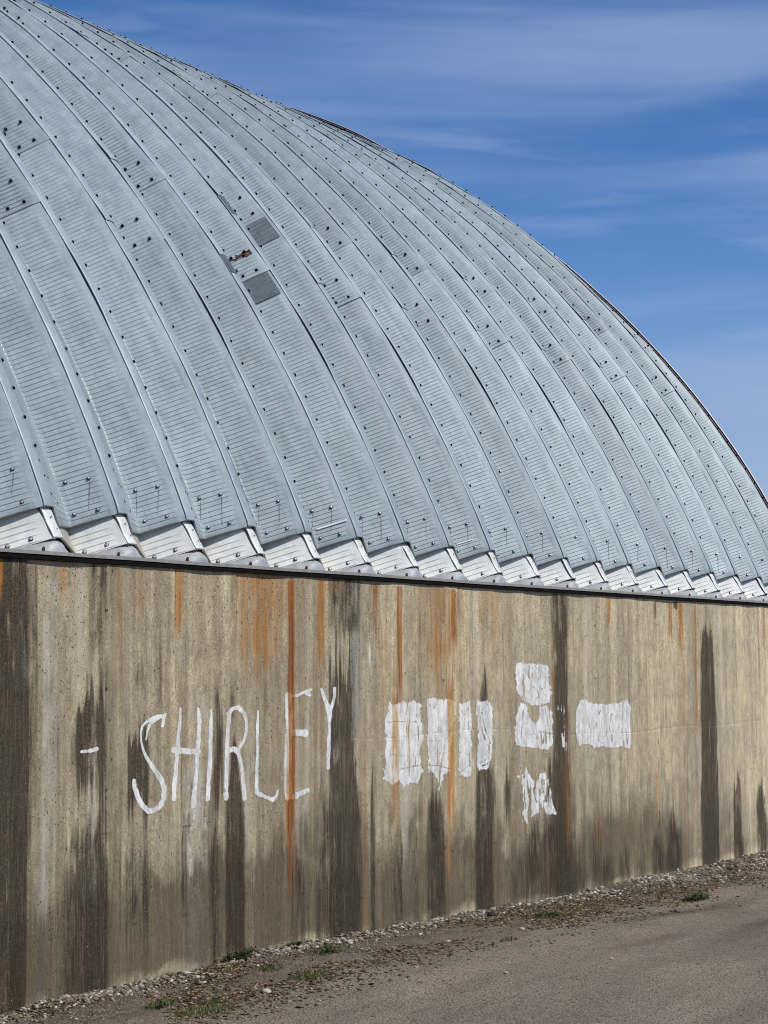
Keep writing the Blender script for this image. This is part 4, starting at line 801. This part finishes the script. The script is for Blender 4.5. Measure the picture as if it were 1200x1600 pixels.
# sparse grass and moss between the stones
def blades(cx,cy,rx,ry,n,h,seed,lean=.5,tb=(0.,.9)):
    r=np.random.default_rng(seed);a=r.normal(0,.5,(n,2));x=cx+a[:,0]*rx;y=cy+a[:,1]*ry;z=gh(x,y)-.004
    hh=h*r.uniform(.35,1.1,n)*np.exp(-(a**2).sum(1)*.7);w_=r.uniform(.0012,.0028,n);an=r.uniform(0,6.28,n);le=hh*r.uniform(.1,1.,n)*lean*1.6;la=r.uniform(0,6.28,n)
    dx,dy_=np.cos(an)*w_,np.sin(an)*w_;lx,ly=np.cos(la)*le,np.sin(la)*le
    p0=np.stack([x-dx,y-dy_,z],-1);p1=np.stack([x+dx,y+dy_,z],-1);m0=np.stack([x-dx*.7+lx*.4,y-dy_*.7+ly*.4,z+hh*.6],-1);m1=np.stack([x+dx*.7+lx*.4,y+dy_*.7+ly*.4,z+hh*.6],-1);t_=np.stack([x+lx,y+ly,z+hh],-1)
    V=np.stack([p0,p1,m1,m0,t_],1).reshape(-1,3);k=np.arange(n)*5
    F=[];[F.extend([(int(i),int(i+1),int(i+2),int(i+3)),(int(i+3),int(i+2),int(i+4))]) for i in k]
    ti=np.repeat(np.clip(r.uniform(tb[0],tb[1],n)+(r.random(n)<.22)*.5,0,1),5)
    return V,F,np.stack([ti]*3,-1)
def leafy(cx,cy,rx,ry,n,h,seed,tb):
    # broad low weed leaves
    r=np.random.default_rng(seed);a=r.normal(0,.45,(n,2));x=cx+a[:,0]*rx;y=cy+a[:,1]*ry;z=gh(x,y)+h*r.random(n)*.5
    V=[];F=[];ti=[]
    for i in range(n):
        an=r.uniform(0,6.28);l_=h*r.uniform(.4,.9);w_=l_*.32;dx,dy_=math.cos(an),math.sin(an);up=r.uniform(.0,.8)*l_
        b=len(V);V+=[(x[i],y[i],z[i]),(x[i]+dx*l_*.5-dy_*w_,y[i]+dy_*l_*.5+dx*w_,z[i]+up*.7),(x[i]+dx*l_,y[i]+dy_*l_,z[i]+up*.8),(x[i]+dx*l_*.5+dy_*w_,y[i]+dy_*l_*.5-dx*w_,z[i]+up*.5)]
        F.append((b,b+1,b+2,b+3));t=r.uniform(*tb);ti+=[(t,t,t)]*4
    return np.array(V),F,np.array(ti)
TUFT=[(0,'bright green grass tuft nearest the road edge left of centre',.13,.10,420,.055,(.5,.9)),
(1,'dark low weed clump against the gravel below the letter E',.14,.08,260,.05,(.1,.5)),
(2,'small green grass tuft left of the bright one',.10,.06,200,.045,(.3,.7)),
(3,'dark leafy weed clump at the wall foot below the letter R',.16,.06,300,.06,(.0,.4)),
(4,'flat olive grass patch lowest in the left corner',.26,.12,900,.035,(.45,.95)),
(5,'mossy green weed clump at the wall foot right of centre',.20,.08,420,.05,(.3,.7)),
(6,'upright dark green tuft farthest right in the rubble',.20,.07,360,.075,(.1,.5)),
(7,'thin olive tuft in the brown litter strip',.14,.05,160,.035,(.4,.8)),
(8,'sparse grass fringe beside the flat olive patch',.16,.06,260,.03,(.3,.8)),
(9,'small pale weed sprig in the white rubble at lower left',.12,.05,160,.05,(.3,.7)),
(10,'dark sprig against the wall base left of the tall rust streak',.10,.04,160,.045,(.05,.5))]
for i,lab,rx,ry,n,h,tb in TUFT:
    X,Y=tufts[i];v1,f1,t1=blades(X*U,min(Y*U,WY-.06),rx,ry,n,h,200+i,tb=tb)
    if i in (1,3,5,6,9,10):
        v2,f2,t2=leafy(X*U,min(Y*U,WY-.06),rx*.9,ry*.9,n//4,h*.8,300+i,tb);f2=[tuple(q+len(v1) for q in ff_) for ff_ in f2];v1=np.concatenate([v1,v2]);f1=f1+f2;t1=np.concatenate([t1,t2])
    link('grass_tuft',mesh('grass_tuft',v1,f1,M['grass'],smooth=False,attrs={'tint':t1}),label=lab,cat='grass tuft',group='weeds and tufts at the wall foot')
Vs=[];Fs=[];Ts=[];n0=0
for i in range(170):
    x=rng.uniform(-.8,10.5);y=WY-.08-abs(rng.normal(0,.32))
    v1,f1,t1=blades(x,y,.10,.05,26,.022,500+i,lean=.9,tb=(.2,1.));Vs.append(v1);Fs+=[tuple(q+n0 for q in ff_) for ff_ in f1];Ts.append(t1);n0+=len(v1)
link('sparse_grass',mesh('sparse_grass',np.concatenate(Vs),Fs,M['grass'],smooth=False,attrs={'tint':np.concatenate(Ts)}),kind='stuff')
Vs=[];Fs=[];Ts=[];n0=0
for i in range(320):
    x=rng.uniform(-.8,11);y=WY-.1-abs(rng.normal(0,.38))
    v1,f1,t1=blades(x,y,.16,.07,16,.014,900+i,lean=2.6,tb=(.93,1.));Vs.append(v1);Fs+=[tuple(q+n0 for q in ff_) for ff_ in f1];Ts.append(t1);n0+=len(v1)
link('dry_stems',mesh('dry_stems',np.concatenate(Vs),Fs,M['grass'],smooth=False,attrs={'tint':np.concatenate(Ts)}),kind='stuff')
ROCK=[(0,'flat white stone on the road edge near the lower left',.040,'w'),(1,'black clod of soil against the wall foot, largest dark lump',.046,'d'),(2,'pale flat chip lying on the brown litter strip',.026,'w'),
(3,'white stick-like stone chip at the verge edge',.034,'w'),(4,'small white chip alone on the bare road',.020,'w'),(6,'pale splinter of stone on the open road surface',.022,'w'),(7,'small white pebble on the road below the bright grass tuft',.018,'w'),
(8,'dark pebble in the verge right of centre',.028,'d'),(9,'dark brown clod against the wall at the far right',.05,'d'),(10,'pale rounded stone tight against the wall',.03,'w'),(11,'white broken stone in the rubble at lower left',.04,'w')]
iv,if_=ico()
for i,lab,s_,c_ in ROCK:
    X,Y=rocks[i];x,y=X*U,min(Y*U,WY-.05);r=np.random.default_rng(700+i)
    v=iv*(1+.35*r.uniform(-1,1,(12,1)))*np.array([s_,s_*.7,s_*.42])*(.8);
    if i==1:v=iv*(1+.4*r.uniform(-1,1,(12,1)))*np.array([s_,s_*.6,s_*.8])
    ro=mesh('stone',v,if_,M['stone_w'] if c_=='w' else M['soil'],smooth=False)
    link('stone',ro,label=lab,cat='stone',group='loose stones along the wall foot',loc=(x,y,float(gh(np.array(x),np.array(y)))+s_*.2),rot=(0,0,r.uniform(0,3)))
